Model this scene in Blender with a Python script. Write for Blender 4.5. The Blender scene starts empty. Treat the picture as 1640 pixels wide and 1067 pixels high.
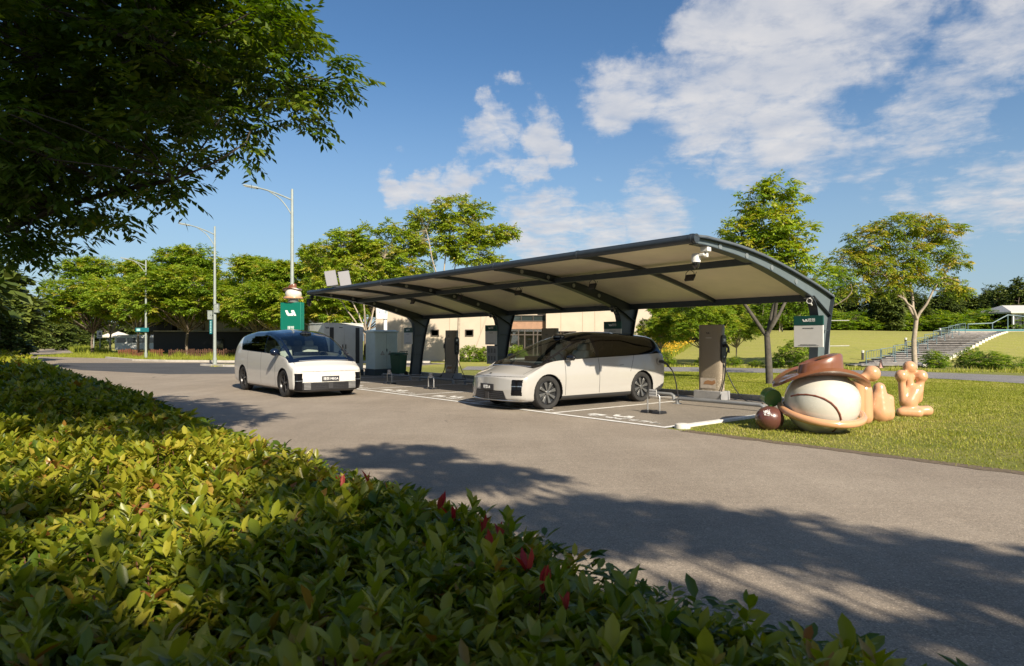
import bpy, math, random
import numpy as np
from mathutils import Vector, Matrix
R = math.radians
SC = bpy.context.scene
COL = SC.collection
# ---------------------------------------------------------------- camera
CAMZ = 1.515
cd = bpy.data.cameras.new('camera'); cam = bpy.data.objects.new('camera', cd); COL.objects.link(cam)
cam.location = (0, 0, CAMZ); cam.rotation_euler = (R(90), 0, 0)
cd.sensor_width = 36; cd.lens = 36*1050/1640; cd.shift_y = 12.1/1640
cd.clip_start = 0.05; cd.clip_end = 3000
cd.dof.use_dof = True; cd.dof.focus_distance = 14.5; cd.dof.aperture_fstop = 8.0
SC.camera = cam
SC.view_settings.view_transform = 'Standard'; SC.view_settings.look = 'None'
SC.view_settings.exposure = 0.70; SC.view_settings.gamma = 1
SC.cycles.use_denoising = True
# ---------------------------------------------------------------- sun and sky
SUN_EL = 33.0; SUNV = Vector((0.444, -0.896, 0)).normalized()
SUN_ROT = math.atan2(SUNV.x, SUNV.y)
ld = bpy.data.lights.new('sun', 'SUN'); ld.energy = 5.0; ld.angle = R(0.55); ld.color = (1.0, 0.885, 0.71)
sun = bpy.data.objects.new('sun', ld); COL.objects.link(sun)
sd = Vector((SUNV.x*math.cos(R(SUN_EL)), SUNV.y*math.cos(R(SUN_EL)), math.sin(R(SUN_EL))))
sun.rotation_euler = sd.to_track_quat('Z', 'Y').to_euler(); sun.location = (10, -20, 30)
W = bpy.data.worlds.new('World'); SC.world = W; W.use_nodes = True
def build_sky():
    nt = W.node_tree; N = nt.nodes; L = nt.links
    bg = N['Background']; bg.inputs[1].default_value = 0.083
    sky = N.new('ShaderNodeTexSky'); sky.sky_type = 'NISHITA'; sky.sun_disc = False
    sky.sun_elevation = R(SUN_EL); sky.sun_rotation = SUN_ROT
    sky.air_density = 1.0; sky.dust_density = 0.6; sky.ozone_density = 3.0
    tc = N.new('ShaderNodeTexCoord')
    def vm(op, a, b=None):
        n = N.new('ShaderNodeVectorMath'); n.operation = op
        for i, v in enumerate((a, b)):
            if v is None: continue
            if isinstance(v, (tuple, list, Vector)): n.inputs[i].default_value = v
            else: L.new(v, n.inputs[i])
        return n
    def m(op, a, b=None, c=None, clamp=False):
        n = N.new('ShaderNodeMath'); n.operation = op; n.use_clamp = clamp
        for i, v in enumerate((a, b, c)):
            if v is None: continue
            if isinstance(v, (int, float)): n.inputs[i].default_value = v
            else: L.new(v, n.inputs[i])
        return n.outputs[0]
    d = vm('NORMALIZE', tc.outputs['Generated']).outputs[0]
    sep = N.new('ShaderNodeSeparateXYZ'); L.new(d, sep.inputs[0])
    zz = m('ADD', m('MAXIMUM', sep.outputs[2], 0.0), 0.10)
    # clouds lie on a flat layer overhead: project the direction on it
    cmb = N.new('ShaderNodeCombineXYZ'); L.new(m('DIVIDE', sep.outputs[0], zz), cmb.inputs[0]); L.new(m('DIVIDE', sep.outputs[1], zz), cmb.inputs[1])
    P = cmb.outputs[0]
    def noise(vec, scale, det, rough, dist=0.0, off=(0, 0, 0)):
        mp = vm('ADD', vec, off).outputs[0]
        n = N.new('ShaderNodeTexNoise'); n.inputs['Scale'].default_value = scale; n.inputs['Detail'].default_value = det
        n.inputs['Roughness'].default_value = rough; n.inputs['Distortion'].default_value = dist; L.new(mp, n.inputs['Vector']); return n.outputs[0]
    # wobble the direction a little so the banks get ragged outlines
    wob = N.new('ShaderNodeTexNoise'); wob.inputs['Scale'].default_value = 7; wob.inputs['Detail'].default_value = 8; wob.inputs['Roughness'].default_value = .62; L.new(d, wob.inputs['Vector'])
    dw = vm('ADD', d, vm('MULTIPLY', vm('SUBTRACT', wob.outputs[1], (0.5, 0.5, 0.5)).outputs[0], (0.17, 0.17, 0.17)).outputs[0]).outputs[0]
    # banks of cloud: azimuth, height and angular radius (degrees), weight
    banks = [(1010,150,85,1),(1130,150,120,1),(1250,70,150,1),(1130,50,80,1),(1400,30,110,.95),(1270,190,95,.95),(1310,240,80,.8),(1510,190,85,.85),(1200,258,60,.85),(1390,250,70,.7),
             (1600,60,90,.85),(1570,125,60,.8),(765,225,44,.88),(790,190,34,.8),(852,205,52,.92),(640,302,44,.92),(690,288,46,.95),(740,280,44,.92),(790,276,42,.92),(840,268,42,.92),(888,243,38,.95),(975,285,30,.6),(1050,275,30,.55),
             (870,372,80,.95),(1050,362,80,.9),(960,380,70,.9),(1560,322,70,.75),(1640,308,60,.8),(1470,336,50,.7),(600,180,34,.5),(622,220,34,.5),(570,150,25,.5),(1440,300,60,.5)]
    tot = None
    for u, v, r, wgt in banks:
        c = Vector(((u-820)/1050, 1, (545.6-v)/1050)).normalized()
        dist = vm('DISTANCE', dw, c).outputs[1]
        a = r/1050*1.05
        n = N.new('ShaderNodeMapRange'); n.interpolation_type = 'SMOOTHSTEP'
        L.new(dist, n.inputs[0]); n.inputs[1].default_value = a*1.35; n.inputs[2].default_value = a*0.35; n.inputs[3].default_value = 0; n.inputs[4].default_value = wgt
        tot = n.outputs[0] if tot is None else m('MAXIMUM', tot, n.outputs[0])
    # elsewhere (behind and beside the viewer) scattered cumulus
    back = m('MULTIPLY', m('LESS_THAN', sep.outputs[1], 0.25), 0.62); tot = m('MAXIMUM', tot, back)
    n1 = noise(P, 3.2, 11, 0.62, 0.25); n2 = noise(P, 11.0, 7, 0.6, 0.4, (3, 1, 0))
    tex = m('ADD', m('MULTIPLY', n1, 0.72), m('MULTIPLY', n2, 0.36))
    dens = m('ADD', m('ADD', tex, 0.07), m('MULTIPLY', m('SUBTRACT', tot, 1.0), 0.60))
    mr = N.new('ShaderNodeMapRange'); mr.interpolation_type = 'SMOOTHSTEP'; L.new(dens, mr.inputs[0]); mr.inputs[1].default_value = 0.31; mr.inputs[2].default_value = 0.67
    cov = mr.outputs[0]
    shade = N.new('ShaderNodeMapRange'); L.new(noise(P, 5.0, 6, 0.55, 0.2, (0.15, 0.4, 0)), shade.inputs[0]); shade.inputs[1].default_value = 0.3; shade.inputs[2].default_value = 0.7
    cc = N.new('ShaderNodeMix'); cc.data_type = 'RGBA'; L.new(shade.outputs[0], cc.inputs[0]); cc.inputs[6].default_value = (4.3, 4.5, 5.0, 1); cc.inputs[7].default_value = (5.9, 5.75, 5.7, 1)
    hs = N.new('ShaderNodeHueSaturation'); hs.inputs['Saturation'].default_value = 1.16; hs.inputs['Value'].default_value = 0.93; L.new(sky.outputs[0], hs.inputs['Color'])
    mx = N.new('ShaderNodeMix'); mx.data_type = 'RGBA'; L.new(m('MULTIPLY', cov, 0.9), mx.inputs[0]); 
    # the air near the horizon is paler and bluer
    hz_ = N.new('ShaderNodeMapRange'); hz_.interpolation_type = 'SMOOTHSTEP'; L.new(sep.outputs[2], hz_.inputs[0]); hz_.inputs[1].default_value = 0.42; hz_.inputs[2].default_value = -0.02; hz_.inputs[3].default_value = 0; hz_.inputs[4].default_value = 0.72
    hm = N.new('ShaderNodeMix'); hm.data_type = 'RGBA'; L.new(hz_.outputs[0], hm.inputs[0]); L.new(hs.outputs[0], hm.inputs[6]); hm.inputs[7].default_value = (2.7, 3.75, 4.75, 1)
    L.new(hm.outputs[2], mx.inputs[6]); L.new(cc.outputs[2], mx.inputs[7])
    L.new(mx.outputs[2], bg.inputs[0])
build_sky()
# ---------------------------------------------------------------- bay frame: t = away from the road, s = along the canopy
BO = Vector((2.60, 11.33, 0)); BA = R(39.5)
D1 = Vector((math.cos(BA), math.sin(BA), 0)); D2 = Vector((-math.sin(BA), math.cos(BA), 0))
def B(t, s, z=0.0): return BO + D1*t + D2*s + Vector((0, 0, z))
def bay_ts(x, y):
    dx = x-BO.x; dy = y-BO.y
    return dx*D1.x+dy*D1.y, dx*D2.x+dy*D2.y
def px(u, v, z=0.0):
    Y = 1050*(CAMZ-z)/(v-545.6); return Vector(((u-820)/1050*Y, Y, z))
def sstep(x, a, b):
    x = np.clip((np.asarray(x, float)-a)/(b-a), 0, 1); return x*x*(3-2*x)
def ground_z(x, y):
    x = np.asarray(x, float); y = np.asarray(y, float)
    side = sstep(x, 8, 27)
    h = ((0.3+2.0*side)*sstep(y, 37, 64)+0.6*side*sstep(y, 60, 92))*sstep(x, 2, 9)
    h = h + 0.10*np.sin(x*0.21)*np.sin(y*0.17)*sstep(y, 45, 70)*side
    return h
# ---------------------------------------------------------------- materials
def nodes(mt):
    mt.use_nodes = True; return mt.node_tree.nodes, mt.node_tree.links, mt.node_tree.nodes['Principled BSDF']
MATS = {}
def mat(name, col, rough=0.5, metal=0.0, var=0.0, vscale=4.0, bump=0.0, bscale=60.0, coat=0.0, spec=0.5, col2=None, speck=0.0):
    if name in MATS: return MATS[name]
    m = bpy.data.materials.new(name); N, L, p = nodes(m); MATS[name] = m
    c = (*col, 1); p.inputs['Base Color'].default_value = c; p.inputs['Roughness'].default_value = rough
    p.inputs['Metallic'].default_value = metal; p.inputs['Coat Weight'].default_value = coat; p.inputs['Coat Roughness'].default_value = 0.04
    p.inputs['Specular IOR Level'].default_value = spec
    tc = N.new('ShaderNodeTexCoord')
    if var > 0 or col2:
        n = N.new('ShaderNodeTexNoise'); n.inputs['Scale'].default_value = vscale; n.inputs['Detail'].default_value = 6; n.inputs['Roughness'].default_value = 0.6
        L.new(tc.outputs['Object'], n.inputs['Vector'])
        mr = N.new('ShaderNodeMapRange'); mr.inputs[1].default_value = 0.32; mr.inputs[2].default_value = 0.68; L.new(n.outputs[0], mr.inputs[0])
        mx = N.new('ShaderNodeMix'); mx.data_type = 'RGBA'; L.new(mr.outputs[0], mx.inputs[0])
        mx.inputs[6].default_value = tuple(x*(1-var) for x in col)+(1,)
        mx.inputs[7].default_value = (*(col2 or tuple(min(1, x*(1+var)) for x in col)), 1)
        L.new(mx.outputs[2], p.inputs['Base Color'])
        rr = N.new('ShaderNodeMapRange'); L.new(n.outputs[0], rr.inputs[0]); rr.inputs[3].default_value = max(0, rough-0.08); rr.inputs[4].default_value = min(1, rough+0.08)
        L.new(rr.outputs[0], p.inputs['Roughness'])
    if bump > 0:
        n2 = N.new('ShaderNodeTexNoise'); n2.inputs['Scale'].default_value = bscale; n2.inputs['Detail'].default_value = 4
        L.new(tc.outputs['Object'], n2.inputs['Vector'])
        b = N.new('ShaderNodeBump'); b.inputs['Strength'].default_value = bump; b.inputs['Distance'].default_value = 0.01
        L.new(n2.outputs[0], b.inputs['Height']); L.new(b.outputs[0], p.inputs['Normal'])
    return m
def glass(name, tint, refl=0.12, opac=0.0):
    if name in MATS: return MATS[name]
    m = bpy.data.materials.new(name); N, L, p = nodes(m); MATS[name] = m
    out = N['Material Output']; N.remove(p)
    tr = N.new('ShaderNodeBsdfTransparent'); tr.inputs[0].default_value = (*tint, 1)
    gl = N.new('ShaderNodeBsdfGlossy'); gl.inputs['Roughness'].default_value = 0.01; gl.inputs[0].default_value = (1, 1, 1, 1)
    fr = N.new('ShaderNodeFresnel'); ge = N.new('ShaderNodeNewGeometry'); io = N.new('ShaderNodeMapRange'); io.inputs[3].default_value = 1.5; io.inputs[4].default_value = 1/1.5; L.new(ge.outputs['Backfacing'], io.inputs[0]); L.new(io.outputs[0], fr.inputs[0])   # thin sheet: same reflectance from both sides
    mr = N.new('ShaderNodeMapRange'); L.new(fr.outputs[0], mr.inputs[0]); mr.inputs[3].default_value = refl*0.4; mr.inputs[4].default_value = 1.0
    mx = N.new('ShaderNodeMixShader'); L.new(mr.outputs[0], mx.inputs[0]); L.new(tr.outputs[0], mx.inputs[1]); L.new(gl.outputs[0], mx.inputs[2]); L.new(mx.outputs[0], out.inputs[0])
    return m
# ---------------------------------------------------------------- objects
def tag(o, label=None, cat=None, group=None, kind=None):
    if label: o['label'] = label
    if cat: o['category'] = cat
    if group: o['group'] = group
    if kind: o['kind'] = kind
    return o
def thing(name, label, cat, loc=(0, 0, 0), rotz=0.0, group=None):
    o = bpy.data.objects.new(name, None); COL.objects.link(o); o.location = loc; o.rotation_euler = (0, 0, rotz)
    o.empty_display_size = 0.2
    return tag(o, label, cat, group)
def copy_tree(o, parent=None):
    c = o.copy(); COL.objects.link(c); c.parent = parent
    for ch in o.children: copy_tree(ch, c)
    return c
def link(name, me, material, parent=None, smooth=None):
    o = bpy.data.objects.new(name, me); COL.objects.link(o)
    for mm in (material if isinstance(material, (list, tuple)) else [material]): me.materials.append(mm)
    if smooth is not None and smooth > 0:
        me.shade_smooth(); me.set_sharp_from_angle(angle=R(smooth))
    if parent: o.parent = parent
    return o
def npmesh(name, V, F, tint=None, mi=None):
    """V (n,3); F (m,k) index array, or list of such arrays"""
    Fs = F if isinstance(F, list) else [F]
    Fs = [np.asarray(f, np.int32) for f in Fs if len(f)]
    me = bpy.data.meshes.new(name); V = np.asarray(V, np.float32)
    me.vertices.add(len(V)); me.vertices.foreach_set('co', V.ravel())
    flat = np.concatenate([f.ravel() for f in Fs]); tot = np.concatenate([np.full(len(f), f.shape[1], np.int32) for f in Fs])
    start = np.concatenate([[0], np.cumsum(tot)[:-1]]).astype(np.int32)
    me.loops.add(len(flat)); me.loops.foreach_set('vertex_index', flat)
    me.polygons.add(len(tot)); me.polygons.foreach_set('loop_start', start)
    try: me.polygons.foreach_set('loop_total', tot)
    except Exception: pass
    if mi is not None: me.polygons.foreach_set('material_index', np.asarray(mi, np.int32))
    me.update(calc_edges=True)
    if tint is not None:
        a = me.attributes.new('tint', 'FLOAT', 'FACE'); a.data.foreach_set('value', np.asarray(tint, np.float32))
    return me
class MB:
    def __init__(s): s.v = []; s.f = []; s.m = []
    def add(s, vs, fs, mi=0):
        o = len(s.v); s.v += [tuple(v) for v in vs]; s.f += [tuple(i+o for i in f) for f in fs]; s.m += [mi]*len(fs); return s
    def box(s, c, size, rz=0.0, mi=0, M=None, top=None):
        hx, hy, hz = size[0]/2, size[1]/2, size[2]/2; k = top or (1, 1)
        vs = [Vector((x*hx*(k[0] if z > 0 else 1), y*hy*(k[1] if z > 0 else 1), z*hz)) for z in (-1, 1) for y in (-1, 1) for x in (-1, 1)]
        m_ = M if M is not None else Matrix.Rotation(rz, 3, 'Z')
        vs = [m_@v + Vector(c) for v in vs]
        return s.add(vs, [(0, 2, 3, 1), (4, 5, 7, 6), (0, 1, 5, 4), (2, 6, 7, 3), (0, 4, 6, 2), (1, 3, 7, 5)], mi)
    def tube(s, pts, r, n=10, mi=0, cap=True):
        pts = [Vector(p) for p in pts]; rs = r if isinstance(r, (list, tuple)) else [r]*len(pts)
        o = len(s.v); prev = None
        for i, p in enumerate(pts):
            d = (pts[min(i+1, len(pts)-1)]-pts[max(i-1, 0)]).normalized()
            if prev is None:
                a = Vector((0, 0, 1)) if abs(d.z) < 0.9 else Vector((1, 0, 0)); x = d.cross(a).normalized()
            else:
                x = (prev-d*prev.dot(d)).normalized()
            prev = x; y = d.cross(x)
            for k in range(n):
                an = 2*math.pi*k/n; s.v.append(tuple(p+(x*math.cos(an)+y*math.sin(an))*rs[i]))
        for i in range(len(pts)-1):
            for k in range(n):
                a = o+i*n+k; b = o+i*n+(k+1) % n; s.f.append((a, b, b+n, a+n)); s.m.append(mi)
        if cap:
            s.f.append(tuple(o+k for k in range(n))[::-1]); s.m.append(mi)
            e = o+(len(pts)-1)*n; s.f.append(tuple(e+k for k in range(n))); s.m.append(mi)
        return s
    def lathe(s, prof, c=(0, 0, 0), n=32, M=None, mi=0, cap=True):
        """prof: list of (r, z)"""
        o = len(s.v); M = M or Matrix.Identity(3)
        for r, z in prof:
            for k in range(n):
                an = 2*math.pi*k/n; s.v.append(tuple(M@Vector((r*math.cos(an), r*math.sin(an), z))+Vector(c)))
        for i in range(len(prof)-1):
            for k in range(n):
                a = o+i*n+k; b = o+i*n+(k+1) % n; s.f.append((a, b, b+n, a+n)); s.m.append(mi)
        if cap:
            if prof[0][0] > 1e-5: s.f.append(tuple(o+k for k in range(n))[::-1]); s.m.append(mi)
            e = o+(len(prof)-1)*n
            if prof[-1][0] > 1e-5: s.f.append(tuple(e+k for k in range(n))); s.m.append(mi)
        return s
    def prism(s, poly, M, h0, h1, mi=0):
        """poly in local xy, extruded along local z from h0 to h1, placed with 4x4 matrix M"""
        n = len(poly); vs = [M@Vector((x, y, h0)) for x, y in poly]+[M@Vector((x, y, h1)) for x, y in poly]
        return s.add(vs, [tuple(range(n))[::-1], tuple(range(n, 2*n))]+[(k, (k+1) % n, (k+1) % n+n, k+n) for k in range(n)], mi)
    def build(s, name, material, parent=None, smooth=35, bevel=0.0, seg=2):
        me = bpy.data.meshes.new(name); me.from_pydata(s.v, [], s.f); me.update()
        me.polygons.foreach_set('material_index', np.array(s.m, np.int32))
        o = link(name, me, material, parent, smooth)
        if bevel > 0:
            b = o.modifiers.new('bevel', 'BEVEL'); b.width = bevel; b.segments = seg; b.limit_method = 'ANGLE'; b.angle_limit = R(40)
        return o
def frame(origin, x, y):
    x = Vector(x).normalized(); y = Vector(y); y = (y-x*x.dot(y)).normalized(); z = x.cross(y)
    M = Matrix((x, y, z)).transposed().to_4x4(); M.translation = Vector(origin); return M
def text(name, body, size, M, material, parent=None, depth=0.002):
    c = bpy.data.curves.new(name, 'FONT'); c.body = body; c.size = size; c.align_x = 'CENTER'; c.align_y = 'CENTER'; c.extrude = depth; c.resolution_u = 2
    o = bpy.data.objects.new('tmp_'+name, c); COL.objects.link(o); bpy.context.view_layer.update()
    me = bpy.data.meshes.new_from_object(o.evaluated_get(bpy.context.evaluated_depsgraph_get())); bpy.data.objects.remove(o)
    me.transform(M); me.materials.clear(); me.name = name
    return link(name, me, material, parent)
def logo_polys(w):
    """white two-block emblem: a slanted hook and a slanted block with a notch, w = total width, centred"""
    k = w/2.0
    a = [(-1, .42), (-.62, .42), (-.42, -.08), (-.05, -.08), (.1, -.42), (-.55, -.42), (-.72, -.3)]
    b = [(.12, .42), (.62, .42), (1.0, -.42), (.52, -.42), (.42, -.14), (.2, -.14), (.28, .1), (.5, .12), (.4, .2), (.02, .2)]
    a = [(-1, .42), (-.60, .42), (-.34, -.06), (.02, -.06), (.02, -.42), (-.42, -.42), (-.66, -.28)]
    b = [(.10, .42), (.56, .42), (.98, -.42), (.62, -.42), (.48, -.10), (.44, -.42), (.10, -.42), (.10, .06), (.36, .06), (.30, .16), (.10, .16)]
    return [[(x*k, y*k) for x, y in q] for q in (a, b)]
def logo(w, M, name, material, parent, depth=0.002):
    mb = MB()
    for q in logo_polys(w): mb.prism(q, M, 0, depth)
    return mb.build(name, material, parent, smooth=None)
steel = mat('dark_steel', (0.035, 0.045, 0.055), 0.42, var=0.12, vscale=6, spec=0.5)
white_metal = mat('white_metal', (0.72, 0.72, 0.70), 0.35, var=0.04)
black_plastic = mat('black_plastic', (0.018, 0.018, 0.020), 0.4, var=0.1)
white_paint = mat('white_paint', (0.78, 0.77, 0.74), 0.6, var=0.06, vscale=8)
# ---------------------------------------------------------------- ground, road, path
def earth_mat():
    m = bpy.data.materials.new('grass_ground'); N, L, p = nodes(m); p.inputs['Roughness'].default_value = 0.95; p.inputs['Specular IOR Level'].default_value = 0.15
    g = N.new('ShaderNodeNewGeometry')
    def nz(sc, det=6, r=0.6):
        n = N.new('ShaderNodeTexNoise'); n.inputs['Scale'].default_value = sc; n.inputs['Detail'].default_value = det; n.inputs['Roughness'].default_value = r; L.new(g.outputs['Position'], n.inputs['Vector']); return n.outputs[0]
    def mixc(f, a, b):
        x = N.new('ShaderNodeMix'); x.data_type = 'RGBA'; L.new(f, x.inputs[0])
        for i, v in ((6, a), (7, b)):
            if isinstance(v, tuple): x.inputs[i].default_value = (*v, 1)
            else: L.new(v, x.inputs[i])
        return x.outputs[2]
    def mr(s, a, b):
        n = N.new('ShaderNodeMapRange'); L.new(s, n.inputs[0]); n.inputs[1].default_value = a; n.inputs[2].default_value = b; return n.outputs[0]
    c = mixc(mr(nz(0.35), .35, .65), (0.19, 0.215, 0.040), (0.27, 0.265, 0.070))
    c = mixc(mr(nz(2.8, 8, .7), .42, .70), c, (0.33, 0.30, 0.11))
    fine = mr(nz(38, 5, .7), .3, .72); c = mixc(fine, (0.12, 0.14, 0.028), c)
    sep = N.new('ShaderNodeSeparateXYZ'); L.new(g.outputs['Position'], sep.inputs[0])
    # the mown slope is yellower, striped where the mower went
    wv = N.new('ShaderNodeTexWave'); wv.inputs['Scale'].default_value = 0.22; wv.inputs['Distortion'].default_value = 4; wv.inputs['Detail'].default_value = 3; wv.bands_direction = 'DIAGONAL'; L.new(g.outputs['Position'], wv.inputs['Vector'])
    s2 = mixc(wv.outputs[1], (0.33, 0.325, 0.078), (0.375, 0.35, 0.10)); s2 = mixc(mr(nz(9, 6, .7), .3, .7), (0.26, 0.265, 0.06), s2)
    f = N.new('ShaderNodeMapRange'); L.new(sep.outputs[1], f.inputs[0]); f.inputs[1].default_value = 36; f.inputs[2].default_value = 40
    c = mixc(f.outputs[0], c, s2)
    c = mixc(mr(nz(1.1, 7, .75), .50, .78), c, (0.34, 0.285, 0.125)); c = mixc(mr(nz(.55, 6, .7), .58, .74), c, (0.17, 0.21, 0.04))
    L.new(c, p.inputs['Base Color'])
    b = N.new('ShaderNodeBump'); b.inputs['Strength'].default_value = 0.9; b.inputs['Distance'].default_value = 0.03; L.new(nz(30, 6, .75), b.inputs['Height']); L.new(b.outputs[0], p.inputs['Normal'])
    return m
def asphalt_mat(name, c0, c1, seed=0.0, stain=1.0):
    m = bpy.data.materials.new(name); N, L, p = nodes(m); p.inputs['Roughness'].default_value = 0.9; p.inputs['Specular IOR Level'].default_value = 0.25
    g = N.new('ShaderNodeNewGeometry')
    def nz(sc, det=6, r=0.6, st=None):
        n = N.new('ShaderNodeTexNoise'); n.inputs['Scale'].default_value = sc; n.inputs['Detail'].default_value = det; n.inputs['Roughness'].default_value = r
        mp = N.new('ShaderNodeMapping'); mp.inputs['Location'].default_value = (seed, 0, 0)
        if st: mp.inputs['Rotation'].default_value = (0, 0, -BA); mp.inputs['Scale'].default_value = st
        L.new(g.outputs['Position'], mp.inputs[0]); L.new(mp.outputs[0], n.inputs['Vector']); return n.outputs[0]
    def mixc(f, a, b, bl='MIX'):
        x = N.new('ShaderNodeMix'); x.data_type = 'RGBA'; x.blend_type = bl
        if isinstance(f, float): x.inputs[0].default_value = f
        else: L.new(f, x.inputs[0])
        for i, v in ((6, a), (7, b)):
            if isinstance(v, tuple): x.inputs[i].default_value = (*v, 1)
            else: L.new(v, x.inputs[i])
        return x.outputs[2]
    def mr(s, a, b, c=0, d=1):
        n = N.new('ShaderNodeMapRange'); L.new(s, n.inputs[0]); n.inputs[1].default_value = a; n.inputs[2].default_value = b; n.inputs[3].default_value = c; n.inputs[4].default_value = d; return n.outputs[0]
    c = mixc(mr(nz(0.45, 5, .6), .35, .65), c0, c1)
    c = mixc(mr(nz(1.2, 6, .6, (1.6, .25, 1)), .40, .75, 0, .35*stain), c, tuple(x*.62 for x in c0))
    # aggregate: light and dark stones
    v = N.new('ShaderNodeTexVoronoi'); v.inputs['Scale'].default_value = 130; L.new(g.outputs['Position'], v.inputs['Vector'])
    bw = N.new('ShaderNodeSeparateColor'); L.new(v.outputs['Color'], bw.inputs[0])
    c = mixc(mr(bw.outputs[0], .74, .97, 0, .45), c, tuple(min(1, x*1.9) for x in c1))
    c = mixc(mr(bw.outputs[1], .72, .96, 0, .50), c, tuple(x*.3 for x in c0))
    c = mixc(mr(nz(22, 4, .7), .35, .7, 0, .28), c, tuple(x*.55 for x in c0))
    c = mixc(mr(nz(3.0, 4, .6, (.35, 2.2, 1)), .5, .8, 0, .20), c, tuple(min(1, x*1.35) for x in c1))
    cv = N.new('ShaderNodeTexVoronoi'); cv.feature = 'DISTANCE_TO_EDGE'; cv.inputs['Scale'].default_value = .22; wn = N.new('ShaderNodeTexNoise'); wn.inputs['Scale'].default_value = 1.1; wn.inputs['Detail'].default_value = 6; L.new(g.outputs['Position'], wn.inputs['Vector'])
    va = N.new('ShaderNodeVectorMath'); va.operation = 'MULTIPLY_ADD'; L.new(wn.outputs[1], va.inputs[0]); va.inputs[1].default_value = (1.6, 1.6, 0); L.new(g.outputs['Position'], va.inputs[2]); L.new(va.outputs[0], cv.inputs['Vector'])
    ck = N.new('ShaderNodeMath'); ck.operation = 'MULTIPLY'; L.new(mr(cv.outputs[0], .0022, .0008, 0, .55), ck.inputs[0]); L.new(mr(nz(.3, 3, .5), .48, .58), ck.inputs[1]); c = mixc(ck.outputs[0], c, tuple(x*.3 for x in c0))
    L.new(c, p.inputs['Base Color'])
    b = N.new('ShaderNodeBump'); b.inputs['Strength'].default_value = 0.55; b.inputs['Distance'].default_value = 0.006; L.new(bw.outputs[0], b.inputs['Height'])
    b2 = N.new('ShaderNodeBump'); b2.inputs['Strength'].default_value = 0.35; b2.inputs['Distance'].default_value = 0.02; L.new(nz(14, 5, .7), b2.inputs['Height']); L.new(b2.outputs[0], b.inputs['Normal'])
    L.new(b.outputs[0], p.inputs['Normal'])
    return m
def build_ground():
    xs = np.concatenate([np.linspace(-900, -70, 12), np.linspace(-60, 110, 150), np.linspace(125, 1200, 12)])
    ys = np.concatenate([np.linspace(-200, -15, 6), np.linspace(-12, 130, 130), np.linspace(145, 2000, 14)])
    X, Y = np.meshgrid(xs, ys); Z = ground_z(X, Y)-0.004
    V = np.stack([X.ravel(), Y.ravel(), Z.ravel()], 1); nx = len(xs); ny = len(ys)
    i, j = np.meshgrid(np.arange(nx-1), np.arange(ny-1)); a = (j*nx+i).ravel(); F = np.stack([a, a+1, a+1+nx, a+nx], 1)
    o = link('ground', npmesh('ground', V, F), earth_mat(), smooth=60); tag(o, kind='structure')
def sheet(name, pts, z, m):
    me = bpy.data.meshes.new(name); me.from_pydata([(p[0], p[1], z) for p in pts], [], [tuple(range(len(pts)))]); me.update()
    return tag(link(name, me, m), kind='structure')
build_ground()
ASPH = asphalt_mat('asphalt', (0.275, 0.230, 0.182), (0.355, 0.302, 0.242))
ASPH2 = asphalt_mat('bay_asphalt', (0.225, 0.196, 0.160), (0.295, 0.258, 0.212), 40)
DARKA = asphalt_mat('dark_asphalt', (0.065, 0.068, 0.075), (0.095, 0.097, 0.105), 11, 0.4)
rp = [B(-8.3, -45), B(-8.3, 20), (-26, 34), (-70, 88), (-81, 112), (-86, 127), (-45.3, 71), (-33.3, 54.5), (-27.6, 48.2), (-18.9, 45.2), (-9, 44.5), (-4, 44), (-6.5, 36.5), B(6.2, 20.2), B(6.2, 18.6), B(0.0, 18.6), B(0, 0), B(0.02, -5), B(-0.05, -12), B(0.05, -45)]
sheet('road', [p[:2] for p in rp], 0.004, ASPH)
# darker asphalt sheet laid over the crossing
sheet('crossing_road', [(-30.5, 44.2), (-9, 43.9), (-4.6, 43.4), (-6.2, 40.0), (-12.8, 39.8), (-17.3, 39.2), (-14.8, 37.2), (-9.0, 33.0), (-9.6, 30.2), (-15.5, 29.5), (-22, 33.5), (-28.5, 40)], 0.008, DARKA)
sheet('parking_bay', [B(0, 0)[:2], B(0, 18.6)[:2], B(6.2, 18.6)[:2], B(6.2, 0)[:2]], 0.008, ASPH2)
# island with dry grass round the lamp
def slab(name, pts, z0, z1, m, label=None):
    mb = MB(); n = len(pts); vs = [(p[0], p[1], z0) for p in pts]+[(p[0], p[1], z1) for p in pts]
    mb.add(vs, [tuple(range(n, 2*n))]+[(k, (k+1) % n, (k+1) % n+n, k+n) for k in range(n)])
    return tag(mb.build(name, m, smooth=None), kind='structure')
dryg = mat('dry_grass', (0.22, 0.20, 0.065), 0.95, var=0.35, vscale=5, bump=0.8, bscale=40)
conc = mat('kerb_concrete', (0.46, 0.43, 0.385), 0.85, var=0.14, vscale=3, bump=0.4, bscale=30)
slab('island', [(-18.6, 39.3), (-11, 40.2), (-8, 40), (-8, 36.8), (-13.2, 36.6), (-16.5, 37.7)], -0.05, 0.11, dryg)
# footpath behind the lawn
path_near = [(-2.6, 33.6), (2, 33.2), (8.0, 31.9), (12.2, 30.6), (15.0, 28.6), (17.2, 25.4), (18.6, 21.0), (19.8, 15.5)]
path_far = [(24.6, 15.5), (23.6, 22.5), (22.2, 27.4), (19.6, 31.4), (15.5, 34.6), (9.6, 37.2), (2.5, 38.2), (-2.6, 38.2)]
sheet('footpath', path_near+path_far, 0.012, asphalt_mat('path_asphalt', (0.20, 0.19, 0.185), (0.26, 0.25, 0.245), 70, .5))
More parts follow.
